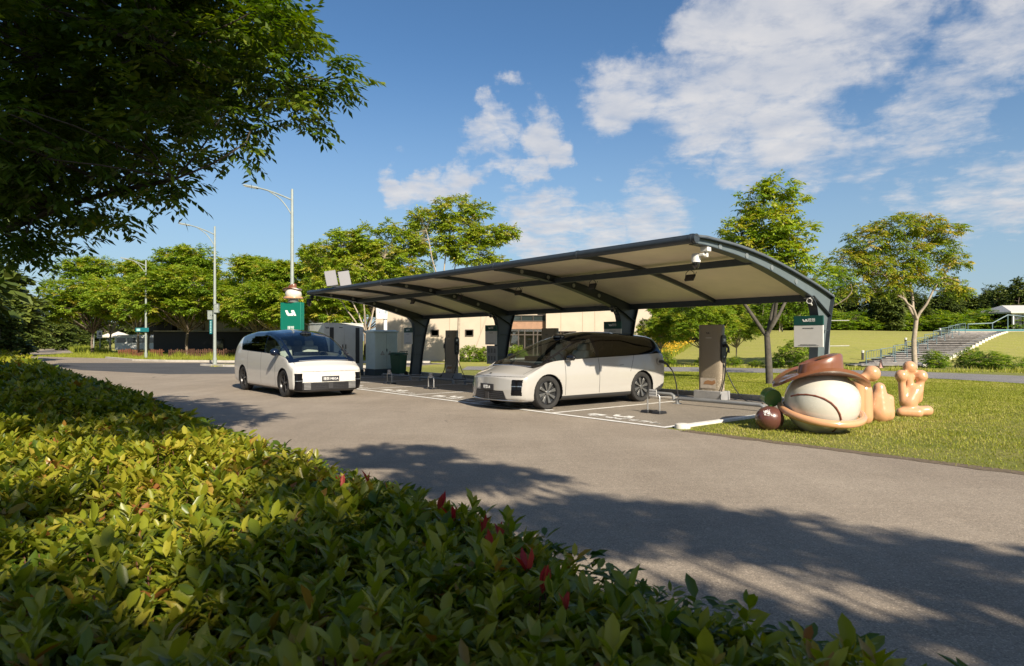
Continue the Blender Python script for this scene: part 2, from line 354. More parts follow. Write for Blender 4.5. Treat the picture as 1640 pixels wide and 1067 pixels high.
# strip of bare soil where the lawn meets the road
rs_ = random.Random(3); ed = []; e2 = []
for k in range(120):
    s_ = -.45-k*.20; ed.append(B(-.10+rs_.uniform(-.05, .04), s_)[:2]); e2.append(B(.13, s_)[:2])
sheet('soil_edge', ed+e2[::-1], 0.0085, mat('soil', (.135, .10, .065), .95, var=.4, vscale=18, bump=.6))
# ---- kerbs
def kerb(name, pts, w=0.12, h=0.12, m=conc, label=None):
    mb = MB()
    for a, b in zip(pts[:-1], pts[1:]):
        a = Vector((a[0], a[1], 0)); b = Vector((b[0], b[1], 0)); d = b-a; L_ = d.length
        n_ = max(1, int(L_/1.0))
        for k in range(n_):
            c = a+d*((k+.5)/n_); mb.box((c.x, c.y, h/2-0.02), (L_/n_-0.008, w, h+0.04), math.atan2(d.y, d.x))
    return tag(mb.build(name, m, smooth=30, bevel=0.012), kind='structure')
wk = mat('white_kerb', (0.66, 0.63, 0.57), 0.7, var=0.16, vscale=6, bump=0.3, bscale=40)
kerb('kerb', [B(0.25, -0.15), B(6.2, -0.15)], 0.09, 0.04, wk)
mb = MB(); mb.lathe([(0.0, 0.085), (0.08, 0.082), (0.12, 0.068), (0.135, 0.03), (0.135, -0.02)], B(0.28, -0.21), 20)
tag(mb.build('kerb', wk), kind='structure')
kerb('kerb', [B(6.25, -0.1), B(6.25, 18.6)], 0.13, 0.12)
kerb('kerb', [(-34.5, 55.8), (-28, 48.6), (-24.5, 46.6), (-18.9, 45.3), (-9, 44.6), (-5.5, 44.2)], 0.22, 0.14)
kerb('kerb', [(-18.6, 39.3), (-16.5, 37.7), (-13.2, 36.5), (-8, 36.7)], 0.2, 0.13)
# ---- painted lines (part of the parking bay)
ln = mat('worn_line_paint', (0.72, 0.71, 0.68), 0.75, var=0.22, vscale=14)
def strip(name, a, b, w, z=0.012):
    a = Vector(a); b = Vector(b); d = (b-a).normalized(); n = Vector((-d.y, d.x, 0))*w/2
    me = bpy.data.meshes.new(name); me.from_pydata([(*(p[:2]), z) for p in (a-n, b-n, b+n, a+n)], [], [(0, 1, 2, 3)]); me.update()
    return tag(link(name, me, ln), kind='structure')
strip('front_line', B(0.06, -0.06), B(0.06, 18.6), 0.12, 0.013)
for k in range(7): strip('bay_line', B(0.122, 2.9*k), B(5.0, 2.9*k), 0.10 if k else 0.12, 0.012)
strip('back_line', B(5.06, -0.06), B(5.06, 18.6), 0.10, 0.0135)
# worn stencil lettering at the mouth of each bay (unreadable in the photograph: short worn strokes)
rng = random.Random(4)
for k in range(6):
    mb = MB(); s0 = 2.9*k
    for c in range(7):
        sc = s0+0.50+c*0.27
        for q in range(5):
            tt = 0.34+rng.random()*0.22; ss = sc+rng.uniform(-.08, .08)
            if rng.random() < .5: mb.box(B(tt, ss, 0.0128), (0.03, 0.16, 0.002), BA)
            else: mb.box(B(0.45, ss, 0.0126), (0.20, 0.03, 0.0016), BA)
    M = frame(B(0.78, s0+1.55, 0.0125), -D2, D1)
    for q in logo_polys(0.62): mb.prism(q, M, 0, 0.002)
    mb.box(B(0.60, s0+2.1, 0.0128), (0.22, 0.34, 0.002), BA)
    tag(mb.build('bay_marking', ln, smooth=None), kind='structure')
# ---------------------------------------------------------------- canopy
PROF = [(0.80, 3.425), (1.2, 3.44), (1.61, 3.417), (2.15, 3.388), (2.68, 3.335), (3.24, 3.26), (3.79, 3.161), (4.31, 3.055), (4.84, 2.935), (5.3, 2.83), (5.8, 2.70), (6.28, 2.560)]
def zprof(t): return float(np.interp(t, [p[0] for p in PROF], [p[1] for p in PROF]))
LEN = 17.4
CAN = thing('carport', 'long curved canopy with cream underside on four leaning steel columns', 'canopy', BO, BA)
def build_canopy():
    ts = [0.80+(6.28-0.80)*k/28 for k in range(29)]
    top = mat('roof_sheet', (0.10, 0.115, 0.13), 0.45, var=0.1)
    und = mat('cream_soffit', (0.84, 0.74, 0.56), 0.42, var=0.07, vscale=1.3, spec=0.45)
    mb = MB()
    for k in range(28):
        a, b = ts[k], ts[k+1]; za, zb = zprof(a), zprof(b)
        mb.add([(a, -0.10, za), (b, -0.10, zb), (b, LEN+0.10, zb), (a, LEN+0.10, za)], [(0, 1, 2, 3)])
        mb.add([(a, -0.10, za-.035), (b, -0.10, zb-.035), (b, LEN+0.10, zb-.035), (a, LEN+0.10, za-.035)], [(3, 2, 1, 0)])
        for s_ in (-0.10, LEN+0.10):
            mb.add([(a, s_, za), (b, s_, zb), (b, s_, zb-.035), (a, s_, za-.035)], [(0, 1, 2, 3)])
    mb.add([(6.28, -.1, 2.56), (6.28, LEN+.1, 2.56), (6.28, LEN+.1, 2.525), (6.28, -.1, 2.525)], [(0, 1, 2, 3)])
    mb.build('roof_sheet', top, CAN, smooth=30)
    # soffit panels between the ribs
    for k in range(6):
        for (t0, t1) in ((0.9, 2.86), (2.86, 6.18)):
            mb = MB(); n = 12; s0 = 2.9*k+0.05; s1 = 2.9*(k+1)-0.05
            V = []
            for i in range(n+1):
                t = t0+(t1-t0)*i/n; z = zprof(t)-0.055; V += [(t, s0, z), (t, s1, z)]
            mb.add(V, [(2*i, 2*i+1, 2*i+3, 2*i+2) for i in range(n)])
            mb.build('soffit_panel', und, CAN, smooth=60)
    # front tube, with joint collars, and the back and middle beams
    mb = MB(); mb.tube([(0.86, -0.10, 3.36), (0.86, LEN+.1, 3.36)], 0.085, 20)
    for s_ in (0, 2.9, 5.8, 11.6, 17.3): mb.tube([(0.86, s_-.03, 3.36), (0.86, s_+.03, 3.36)], 0.094, 20)
    mb.build('front_tube', steel, CAN)
    mb = MB(); mb.box((2.86, LEN/2, zprof(2.86)-0.20), (0.10, LEN, 0.14)); mb.build('middle_beam', steel, CAN, bevel=.006)
    mb = MB(); mb.tube([(2.945, .1, zprof(2.86)-.14), (2.945, LEN-.1, zprof(2.86)-.14)], .013, 8)
    for s_ in (1.45, 4.35, 7.25, 10.15, 13.05): mb.tube([(2.945, s_, zprof(2.86)-.14), (2.93, s_+.02, zprof(2.86)-.25)], .009, 6); mb.box((2.945, s_, zprof(2.86)-.14), (.05, .09, .06))
    mb.build('conduit', mat('conduit_grey', (.10, .105, .11), .5), CAN)
    mb = MB(); mb.box((6.0, LEN/2, 2.52), (0.10, LEN-.02, 0.16)); mb.build('back_beam', steel, CAN, bevel=.006)
    for s_ in (2.9, 8.7, 14.5):
        mb = MB()
        for i in range(14):
            a = 0.9+5.1*i/14; b = 0.9+5.1*(i+1)/14; za = zprof(a)-.058; zb = zprof(b)-.058
            vs = [(t, s_+q, z-dz) for (t, z) in ((a, za), (b, zb)) for q in (-.035, .035) for dz in (0, .09)]
            mb.add(vs, [(0, 4, 5, 1), (2, 3, 7, 6), (1, 5, 7, 3)])
        mb.build('purlin', steel, CAN, smooth=None)
    # main frames: tapered arched girder running down into the column (I section)
    lam = mat('frame_steel', (0.115, 0.145, 0.155), 0.38, var=0.10, vscale=3)
    for s_ in (0.0, 5.8, 11.6, 17.4):
        upper = [(t, zprof(t)-.036) for t in np.linspace(0.9, 6.28, 26)]
        upper += [(6.26, 2.42), (6.16, 2.2), (6.02, 1.6), (5.90, 0.9), (5.80, 0.06)]
        lower = [(t, zprof(t)-.036-(.13+.20*((t-.9)/4.4))) for t in np.linspace(0.9, 5.0, 20)]
        lower += [(5.18, 2.50), (5.32, 2.40), (5.42, 2.26), (5.47, 2.08), (5.48, 1.8), (5.44, 1.2), (5.38, 0.6), (5.32, 0.06)]
        n = 26
        U = [Vector((p[0], 0, p[1])) for p in upper]; Lw = [Vector((p[0], 0, p[1])) for p in lower]
        def resample(P, n, knee):
            P = P; d = [0]
            for a, b in zip(P[:-1], P[1:]): d.append(d[-1]+(b-a).length)
            dk = d[knee]; q = [dk*i/(n-1) for i in range(n)]+[dk+(d[-1]-dk)*i/12 for i in range(1, 13)]
            return [Vector((float(np.interp(x, d, [p.x for p in P])), 0, float(np.interp(x, d, [p.z for p in P])))) for x in q]
        U = resample(U, 30, 25); Lw = resample(Lw, 30, 22)
        web = MB(); fl = MB(); hw = 0.10; tw = 0.012
        y = s_
        for i in range(len(U)-1):
            web.add([(p.x, y+o_, p.z) for o_ in (-tw, tw) for p in (U[i], U[i+1], Lw[i+1], Lw[i])], [(0, 1, 2, 3), (7, 6, 5, 4)])
        for P, sg in ((U, 1), (Lw, -1)):
            for i in range(len(P)-1):
                a, b = P[i], P[i+1]; d = (b-a).normalized(); nn = Vector((-d.z, 0, d.x))*sg*-0.014
                if sg < 0: nn = Vector((d.z, 0, -d.x))*-0.014
                vs = [(p.x, y+h, p.z) for p in (a, b) for h in (-hw, hw)]+[(p.x+nn.x, y+h, p.z+nn.z) for p in (a, b) for h in (-hw, hw)]
                fl.add(vs, [(0, 1, 3, 2), (4, 6, 7, 5), (0, 2, 6, 4), (1, 5, 7, 3)])
        # stiffeners and base plate
        fl.box((5.72, y, 2.30), (0.95, 2*hw-.004, 0.014), M=Matrix.Rotation(R(27), 3, 'Y'))
        fl.box((5.70, y, 1.75), (0.50, 2*hw-.004, 0.012)); fl.box((5.62, y, 0.95), (0.47, 2*hw-.004, 0.012))
        fl.box((5.57, y, 0.03), (0.72, 0.34, 0.03))
        for bx in (-.3, .3):
            for by in (-.12, .12): fl.tube([(5.57+bx, y+by, 0.04), (5.57+bx, y+by, 0.10)], 0.014, 8)
        pn = 'frame'
        w_ = web.build(pn, lam if s_ == 0 else steel, CAN, smooth=30)
        f_ = fl.build('flange', steel, w_, smooth=30)
        # round cover plates on the girder
        for t in (1.72, 2.65, 3.60, 4.62):
            cz = zprof(t)-.036-(.13+.20*((t-.9)/4.4))/2
            d = MB(); d.tube([(t, y-tw-.016, cz), (t, y-tw-.002, cz)], 0.055, 18); d.tube([(t, y+tw+.002, cz), (t, y+tw+.016, cz)], 0.055, 18)
            d.build('cover_plate', mat('cover_disc', (0.36, 0.38, 0.36) if True else 0, 0.3, metal=0.6), w_)
build_canopy()
# sign boards on the columns
hdr = mat('green_header', (0.004, 0.060, 0.048), 0.35, var=0.05); brd = mat('white_board', (0.66, 0.65, 0.63), 0.4, var=0.03)
inkw = mat('sign_white', (0.85, 0.86, 0.85), 0.5); inkg = mat('grey_ink', (0.16, 0.16, 0.16), 0.6)
def board_sign(s_, label, second=False):
    t = thing('sign_board', label, 'sign', B(5.2, s_, 0), BA, 'charging sign boards on the canopy columns')
    # board faces the road: normal -t
    M = frame((0.02, 0, 1.72), (0, -1, 0), (0, 0, 1))   # local x to the right as seen, y up
    W_, H_ = 0.66, 0.70
    mb = MB(); mb.prism([(-W_/2, -H_/2), (W_/2, -H_/2), (W_/2, H_/2-.215), (-W_/2, H_/2-.215)], M, -0.02, 0.02); mb.build('panel', brd, t, bevel=.004)
    mb = MB(); mb.prism([(-W_/2-.003, H_/2-.215), (W_/2+.003, H_/2-.215), (W_/2+.003, H_/2), (-W_/2-.003, H_/2)], M, -0.022, 0.024); mb.build('header', hdr, t, bevel=.004)
    logo(0.13, frame((0.02-0.025, 0.07, 1.965), (0, -1, 0), (0, 0, 1)), 'emblem', inkw, t, .003)
    text('header_text', '理想', 0.085, frame((0.02-0.025, -0.075, 1.965), (0, -1, 0), (0, 0, 1)), inkw, t)
    # faint rows of small print
    r = random.Random(int(s_*10))
    for (zz, w0, hh) in ((1.790, .24, .022), (1.425, .36, .010), (1.405, .46, .010)):
        mb = MB(); x = -w0/2
        while x < w0/2:
            w = r.uniform(.008, .024); mb.box((0.02-0.0225, -(x+w/2), zz), (0.003, w, hh*r.uniform(.7, 1))); x += w+.006
        mb.build('small_print', inkg, t, smooth=None)
    mb = MB(); mb.box((0.13, 0.0, 1.95), (0.20, 0.05, 0.03)); mb.build('bracket', steel, t)
    mb = MB(); mb.box((0.13, 0.0, 1.50), (0.22, 0.05, 0.03)); mb.build('bracket', steel, t)
    if second:
        mb = MB(); mb.box((0.06, 0, 1.00), (0.03, 0.60, 0.66)); mb.build('lower_panel', mat('grey_notice', (0.30, 0.31, 0.31), .5, var=.1), t, bevel=.004)
        mb = MB()
        for q in range(6): mb.box((0.042, 0.0+((q % 3)-1)*.17, 1.15-(q//3)*.27), (0.004, 0.10, 0.16))
        mb.build('notice_print', mat('notice_ink', (0.15, 0.16, 0.16), .6), t, smooth=None)
board_sign(0.0, 'green and white sign board on the nearest canopy column, behind the cowboy hat sculpture')
board_sign(5.8, 'green topped sign board showing just above the roof of the sand coloured car')
board_sign(11.6, 'green topped sign board with a grey notice below, left of the sand coloured car', True)
board_sign(17.4, 'green topped sign board on the farthest canopy column, above the green wheelie bin')
def bullet_cam(s_, label):
    t = thing('security_camera', label, 'camera', B(5.30, s_, 2.36), BA, 'bullet cameras on the canopy columns')
    wm = white_metal if s_ == 0 else mat('grey_metal', (0.30, 0.30, 0.29), .4)
    M = Matrix.Rotation(R(-98), 3, 'Y')@Matrix.Rotation(R(25), 3, 'X')
    mb = MB(); mb.lathe([(0.0, -.10), (.05, -.10), (.06, -.08), (.06, .13), (.052, .13), (.052, .11), (0, .11)], (-0.04, 0, 0.05), 18, M=M); b = mb.build('housing', wm, t)
    mb = MB(); mb.lathe([(0.0, .118), (.045, .118), (.045, .112)], (-0.04, 0, 0.05), 18, M=M); mb.build('lens', black_plastic, b)
    mb = MB(); mb.box((-0.05, 0, 0.115), (0.26, 0.13, 0.008), M=Matrix.Rotation(R(-8), 3, 'Y')); mb.build('sun_shield', wm, t)
    mb = MB(); mb.tube([(0.0, 0, 0.0), (0.06, 0, -.04), (0.18, 0, -.04)], 0.022, 10); mb.tube([(0.165, 0, -.04), (0.185, 0, -.04)], 0.05, 14); mb.build('bracket', wm, t)
bullet_cam(0.0, 'white bullet camera on the nearest canopy column, just above its sign board')
bullet_cam(5.8, 'grey bullet camera on the second canopy column, behind the sand coloured car')
bullet_cam(11.6, 'grey bullet camera on the third canopy column from the right')
def dome_cam(t_, s_, z, label, m1):
    t = thing('dome_camera', label, 'camera', B(t_, s_, z), BA, None)
    mb = MB(); mb.box((0.0, 0, .05), (0.12, 0.16, 0.10)); mb.box((0.02, 0.0, -.03), (0.06, .06, .14)); mb.box((-0.03, 0.10, -.05), (0.07, 0.2, .05)); mb.build('bracket', m1, t, bevel=.01)
    mb = MB(); mb.lathe([(0, .02), (.07, .02), (.085, -.0), (.085, -.14), (.0, -.14)], (-0.03, 0.19, -.04), 24); mb.build('housing', m1, t)
    mb = MB(); mb.lathe([(.07, -.141), (.07, -.19), (.055, -.235), (.03, -.26), (0, -.265)], (-0.03, 0.19, -.04), 24); mb.build('dome', mat('dome_black', (.01, .01, .012), .08, coat=1), t)
dome_cam(1.28, 0.0, 3.16, 'white dome camera hanging under the near end of the canopy roof', white_metal)
dome_cam(1.0, 17.55, 3.16, 'small black dome camera hanging under the far left tip of the canopy', black_plastic)
fl_proto = None
places = ['rightmost', 'second from the right', 'third from the right', 'fourth from the right', 'fifth from the right']
for k in range(5):
    s_ = 1.45+2.9*k
    if fl_proto is None:
        t = thing('floodlight', 'x', 'lamp', (0, 0, 0), BA, 'black floodlights under the canopy beam')
        mb = MB(); mb.box((0, 0, -.16), (0.05, 0.22, 0.15), M=Matrix.Rotation(R(35), 3, 'Y')); mb.build('housing', black_plastic, t, bevel=.006)
        mb = MB(); mb.box((-0.024, 0, -.18), (0.006, 0.19, 0.12), M=Matrix.Rotation(R(35), 3, 'Y')); mb.build('lens', mat('lamp_glass', (.10, .10, .10), .1), t)
        mb = MB()
        for q in (-1, 1): mb.tube([(0, q*.12, -.15), (0, q*.10, -.05), (0, q*.03, 0.0)], .008, 6)
        mb.tube([(0, -.13, -.13), (0.02, -.15, -.04)], .006, 6); mb.build('yoke', black_plastic, t)
        fl_proto = t; o = t
    else: o = copy_tree(fl_proto)
    o.location = B(2.84, s_, zprof(2.86)-.27); o['label'] = 'small black floodlight under the middle beam of the canopy, %s of five' % places[k]
# twin grey panels on the roof's far end
t = thing('roof_panel', 'pair of pale grey tilted flat panels standing on the far end of the canopy roof', 'antenna', B(0.95, 15.0, 3.44), R(18))
for q, dx in enumerate((-.27, .20)):
    mb = MB(); mb.box((dx, 0, .30), (0.40, .05, .56), M=Matrix.Rotation(R(-10), 3, 'Y')@Matrix.Rotation(R(-12), 3, 'X')); mb.build('panel', mat('pale_panel', (.12, .12, .135), .5), t, bevel=.01)
mb = MB(); mb.box((0, 0, .02), (.6, .16, .03)); mb.tube([(0.1, .06, 0), (0.1, .06, .34), (-.1, .06, .34)], .015, 8); mb.build('mount', steel, t)
# ---------------------------------------------------------------- cars
def pchip(xk, yk, x):
    xk = np.asarray(xk, float); yk = np.asarray(yk, float); h = np.diff(xk); d = np.diff(yk)/h; n = len(xk); m = np.zeros(n)
    for i in range(1, n-1):
        if d[i-1]*d[i] > 0:
            w1 = 2*h[i]+h[i-1]; w2 = h[i]+2*h[i-1]; m[i] = (w1+w2)/(w1/d[i-1]+w2/d[i])
    m[0] = d[0]; m[-1] = d[-1]
    i = np.clip(np.searchsorted(xk, x)-1, 0, n-2); t = (x-xk[i])/h[i]
    return (2*t**3-3*t**2+1)*yk[i]+(t**3-2*t**2+t)*h[i]*m[i]+(-2*t**3+3*t**2)*yk[i+1]+(t**3-t**2)*h[i]*m[i+1]
def crspline(P, nseg):
    """centripetal Catmull-Rom through P (K,2); returns points and their control parameter"""
    P = np.asarray(P, float); P0 = 2*P[0]-P[1]; Pn = 2*P[-1]-P[-2]
    P0 = np.array([-P[1][0], P[1][1]]); Pn = np.array([-P[-2][0], P[-2][1]])
    Q = np.vstack([P0, P, Pn]); out = []; par = []
    for k in range(len(P)-1):
        a, b, c, d = Q[k:k+4]; t0 = 0; t1 = t0+max(1e-4, np.linalg.norm(b-a))**.5; t2 = t1+max(1e-4, np.linalg.norm(c-b))**.5; t3 = t2+max(1e-4, np.linalg.norm(d-c))**.5
        n = nseg[k]; last = k == len(P)-2
        u = np.linspace(0, 1, n+1)[: None if last else -1]; t = (t1+(t2-t1)*u)[:, None]
        A1 = (t1-t)/(t1-t0)*a+(t-t0)/(t1-t0)*b; A2 = (t2-t)/(t2-t1)*b+(t-t1)/(t2-t1)*c; A3 = (t3-t)/(t3-t2)*c+(t-t2)/(t3-t2)*d
        B1 = (t2-t)/(t2-t0)*A1+(t-t0)/(t2-t0)*A2; B2 = (t3-t)/(t3-t1)*A2+(t-t1)/(t3-t1)*A3
        out.append((t2-t)/(t2-t1)*B1+(t-t1)/(t2-t1)*B2); par.append(k+u)
    return np.vstack(out), np.concatenate(par)
def carpaint(name, col):
    m = mat(name, col, 0.28, var=0.0, coat=1.0, spec=0.5); return m
def make_car(name, label, loc, rotz, T, spec):
    car = thing(name, label, 'car', loc, rotz, 'electric cars at the charging station')
    T = np.array(sorted(T), float); xk = T[:, 0]; x0, x1 = xk[0], xk[-1]
    rn, rt = spec['rnose'], spec['rtail']
    xs = np.concatenate([x0+rt*(1-np.cos(np.linspace(0, math.pi/2, 26)))[:-1], np.arange(x0+rt, x1-rn, 0.0125), x1-rn*(1-np.cos(np.linspace(math.pi/2, 0, 30)))])
    nseg = [10, 5, 14, 24, 30, 24, 24, 16, 22]
    rows = []
    for x in xs:
        zt, zb, w, wb, zl, wr, dr = [pchip(xk, T[:, i], np.array([x]))[0] for i in range(1, 8)]
        wm = wb+(wr-wb)*0.5+0.035; zm = zl+(zt-dr-zl)*0.52
        zlo = zb+.30*(zl-zb); zhi = zb+.68*(zl-zb)
        C = [(0, zb), (.78*w, zb), (.95*w, zb+.05), (w*.993, zlo), (w*1.0, zhi), (wb, zl), (wm, zm), (wr, zt-dr), (wr*.55, zt-dr*.30), (0, zt)]
        P, par = crspline(C, nseg)
        for e, r, sg in ((x0, rt, 1), (x1, rn, -1)):
            d = abs(x-e)
            if d < r:
                ins = r*(1-math.sqrt(max(0, 1-(1-d/r)**2)))
                zc = (zb+zt)/2; hh = (zt-zb)/2
                P = np.stack([P[:, 0]*(1-ins/w), zc+(P[:, 1]-zc)*(1-min(ins*spec.get('zr', .45), hh*.8)/hh)], 1)
        rows.append(P)
    G = np.array(rows)                       # (nx, m, 2)
    nx, mm = G.shape[:2]
    def cap(row, x, n=70):
        zc = (row[0, 1]+row[-1, 1])/2; ks = np.linspace(1, 0.0, n)[1:]
        return [np.stack([row[:, 0]*k, zc+(row[:, 1]-zc)*k], 1) for k in ks], [x]*(n-1)
    ca, cxa = cap(G[0], x0, 26); cb, cxb = cap(G[-1], x1)
    G = np.concatenate([np.array(ca[::-1]), G, np.array(cb)]); X = np.concatenate([cxa, xs, cxb]); nx = len(X)
    V = np.zeros((nx, mm, 3)); V[:, :, 0] = X[:, None]; V[:, :, 1] = G[:, :, 0]; V[:, :, 2] = G[:, :, 1]
    f = sstep(V[:, :, 0], x1-1.2, x1); V[:, :, 0] -= spec['kf']*V[:, :, 1]**2*f
    V[:, :, 0] -= spec.get('lean', 0)*np.clip(V[:, :, 2]-.45, 0, 1)*f
    f = sstep(-V[:, :, 0], -x0-.7, -x0); V[:, :, 0] += (spec['kt']*V[:, :, 1]**2)*f
    par_mid = (par[:-1]+par[1:])/2
    parts = {}
    for sgn in (1, -1):
        Vv = V.copy(); Vv[:, :, 1] *= sgn
        idx = np.arange(nx*mm).reshape(nx, mm)
        q = np.stack([idx[:-1, :-1], idx[1:, :-1], idx[1:, 1:], idx[:-1, 1:]], -1).reshape(-1, 4)
        if sgn > 0: q = q[:, ::-1]
        Vf = Vv.reshape(-1, 3); c = Vf[q].mean(1)
        Xm = np.repeat((X[:-1]+X[1:])/2, mm-1); Pm = np.tile(par_mid, nx-1)
        cls = spec['classify'](c[:, 0], np.abs(c[:, 1]), c[:, 2], Xm, Pm, x1)
        for k in np.unique(cls):
            if k == '': continue
            sel = q[cls == k]; parts.setdefault(str(k), []).append((Vf, sel, sgn))
    for k, lst in parts.items():
        if k == 'panel_gap': continue
        base, _, flag = k.partition('|')
        nm, mt, sub = spec['parts'][base]
        groups = [[p] for p in lst] if flag == 'pair' else [lst]
        for gl in groups:
            VV = []; FF = []; o = 0; mi = []
            for Vf, sel, sgn in gl:
                u, inv = np.unique(sel, return_inverse=True); VV.append(Vf[u]); FF.append(inv.reshape(-1, 4)+o); o += len(u)
            VV = np.vstack(VV); FF = np.vstack(FF)
            mi = None
            if k == 'body':
                n0 = len(FF)
                for Vf, sel, sgn in parts.get('panel_gap', []):
                    u, inv = np.unique(sel, return_inverse=True); FF = np.vstack([FF, inv.reshape(-1, 4)+len(VV)]); VV = np.vstack([VV, Vf[u]])
                mi = np.zeros(len(FF), np.int32); mi[n0:] = 1; mt = [mt, gap]
            me = npmesh(nm, VV, FF, mi=mi); me.shade_smooth()
            import bmesh
            bm = bmesh.new(); bm.from_mesh(me); bmesh.ops.remove_doubles(bm, verts=bm.verts, dist=0.0004); bm.to_mesh(me); bm.free(); me.shade_smooth()
            ob = link(nm, me, mt, car)
            if sub: ob.scale = (1, 1, 1)
            spec.setdefault('obs', {})[k] = ob
    # arch liners
    for ax in (0.0, -spec['wb']):
        for sgn in (1, -1):
            mb = MB(); n = 30; ra = spec['ra']
            for (ya, yb) in ((.60, spec['yl']),):
                vs = []
                for i in range(n+1):
                    a = math.pi*1.16*i/n-math.pi*.08
                    for y in (ya, yb): vs.append((ax+ra*math.cos(a), sgn*y, .37+ra*math.sin(a)))
                mb.add(vs, [(2*i, 2*i+1, 2*i+3, 2*i+2) for i in range(n)])
            mb.add([(ax+ra*math.cos(math.pi*2*i/24), sgn*.60, max(.17, .37+ra*math.sin(math.pi*2*i/24))) for i in range(24)], [tuple(range(24))])
            mb.build('wheel_arch', black_plastic, car, smooth=60)
    # wheels
    for ax in (0.0, -spec['wb']):
        for sgn in (1, -1):
            make_wheel(car, (ax, sgn*spec['ty'], .372), sgn, spec['rim'])
    return car
rubber = mat('tyre_rubber', (0.020, 0.0195, 0.019), 0.8, var=0.25, vscale=12, bump=0.2, bscale=90)
rimblack = mat('rim_black', (0.020, 0.021, 0.023), 0.3, coat=.4)
rimgrey = mat('rim_grey', (0.22, 0.22, 0.215), 0.32, metal=.7)
rimdark = mat('rim_dark', (0.06, 0.06, 0.062), 0.35, metal=.6)
def make_wheel(car, loc, sgn, style):
    w = bpy.data.objects.new('wheel', bpy.data.meshes.new('wheel')); 
    M = Matrix.Rotation(-sgn*math.pi/2, 3, 'X')      # local z of lathe points outward
    mb = MB(); mb.lathe([(.262, -.10), (.30, -.118), (.345, -.118), (.366, -.095), (.372, -.05), (.372, .05), (.366, .095), (.345, .118), (.30, .120), (.268, .108), (.262, .09)], loc, 56, M=M, cap=False)
    for a in np.linspace(-.07, .07, 4): mb.lathe([(.3725, a-.004), (.3735, a), (.3725, a+.004)], loc, 56, M=M, cap=False)
    tyre = mb.build('tyre', rubber, None, smooth=40)
    bpy.data.objects.remove(w)
    hub = MB(); hub.lathe([(.262, -.09), (.262, .085), (.268, .104), (.258, .108), (.250, .095), (.245, .05), (.235, .045), (.05, .055), (.0, .055)], loc, 56, M=M, cap=False)
    wheel = hub.build('wheel', rimblack if style == 'blade' else rimdark, car, smooth=40)
    tyre.parent = wheel
    def P(r, a, z): return M@Vector((r*math.cos(a), r*math.sin(a), z))+Vector(loc)
    sp = MB(); n = 8 if style == 'blade' else 5
    for k in range(n):
        a = 2*math.pi*k/n+.2
        if style == 'blade':
            pts = [(.055, -.26), (.235, -.155), (.238, .155), (.055, .26)]
            z0, z1 = .058, .085
        else:
            pts = [(.04, -.5), (.240, -.12), (.243, .12), (.04, .5)]; z0, z1 = .05, .088
        vs = [P(r, a+d+.25*(r if style == 'blade' else 0), z0) for r, d in pts]+[P(r, a+d+.25*(r if style == 'blade' else 0), z1+(.012 if r > .1 else 0)) for r, d in pts]
        sp.add(vs, [(3, 2, 1, 0), (4, 5, 6, 7)]+[(i, (i+1) % 4, (i+1) % 4+4, i+4) for i in range(4)])
    sp.lathe([(.06, .06), (.055, .105), (.03, .112), (0, .112)], loc, 20, M=M)
    s_ = sp.build('spokes', rimgrey if style == 'blade' else rimdark, wheel, smooth=30, bevel=.004)
    return wheel
glass_clear = glass('windscreen_glass', (0.80, 0.88, 0.86), 0.14)
glass_side = glass('side_glass', (0.72, 0.80, 0.78), 0.14)
glass_dark = glass('privacy_glass', (0.03, 0.033, 0.036), 0.05)
gloss_black = mat('gloss_black', (0.008, 0.009, 0.012), 0.06, coat=1.0)
roof_i = mat('roof_black', (0.006, 0.007, 0.010), 0.12, coat=.4, spec=.35)
roof_m = mat('roof_blue_black', (0.004, 0.009, 0.024), 0.12, coat=.35, spec=.3)
sand = carpaint('sand_paint', (0.405, 0.392, 0.366)); pearl = carpaint('pearl_paint', (0.60, 0.588, 0.55))
chrome = mat('silver_trim', (0.55, 0.55, 0.55), 0.2, metal=0.9)
seatm = mat('pale_leather', (0.42, 0.42, 0.37), 0.6); cabin = mat('cabin_dark', (0.03, 0.03, 0.032), 0.8)
gap = mat('panel_gap', (0.03, 0.03, 0.03), 0.9)
def near(a, b, w=.0065): return np.abs(a-b) < w
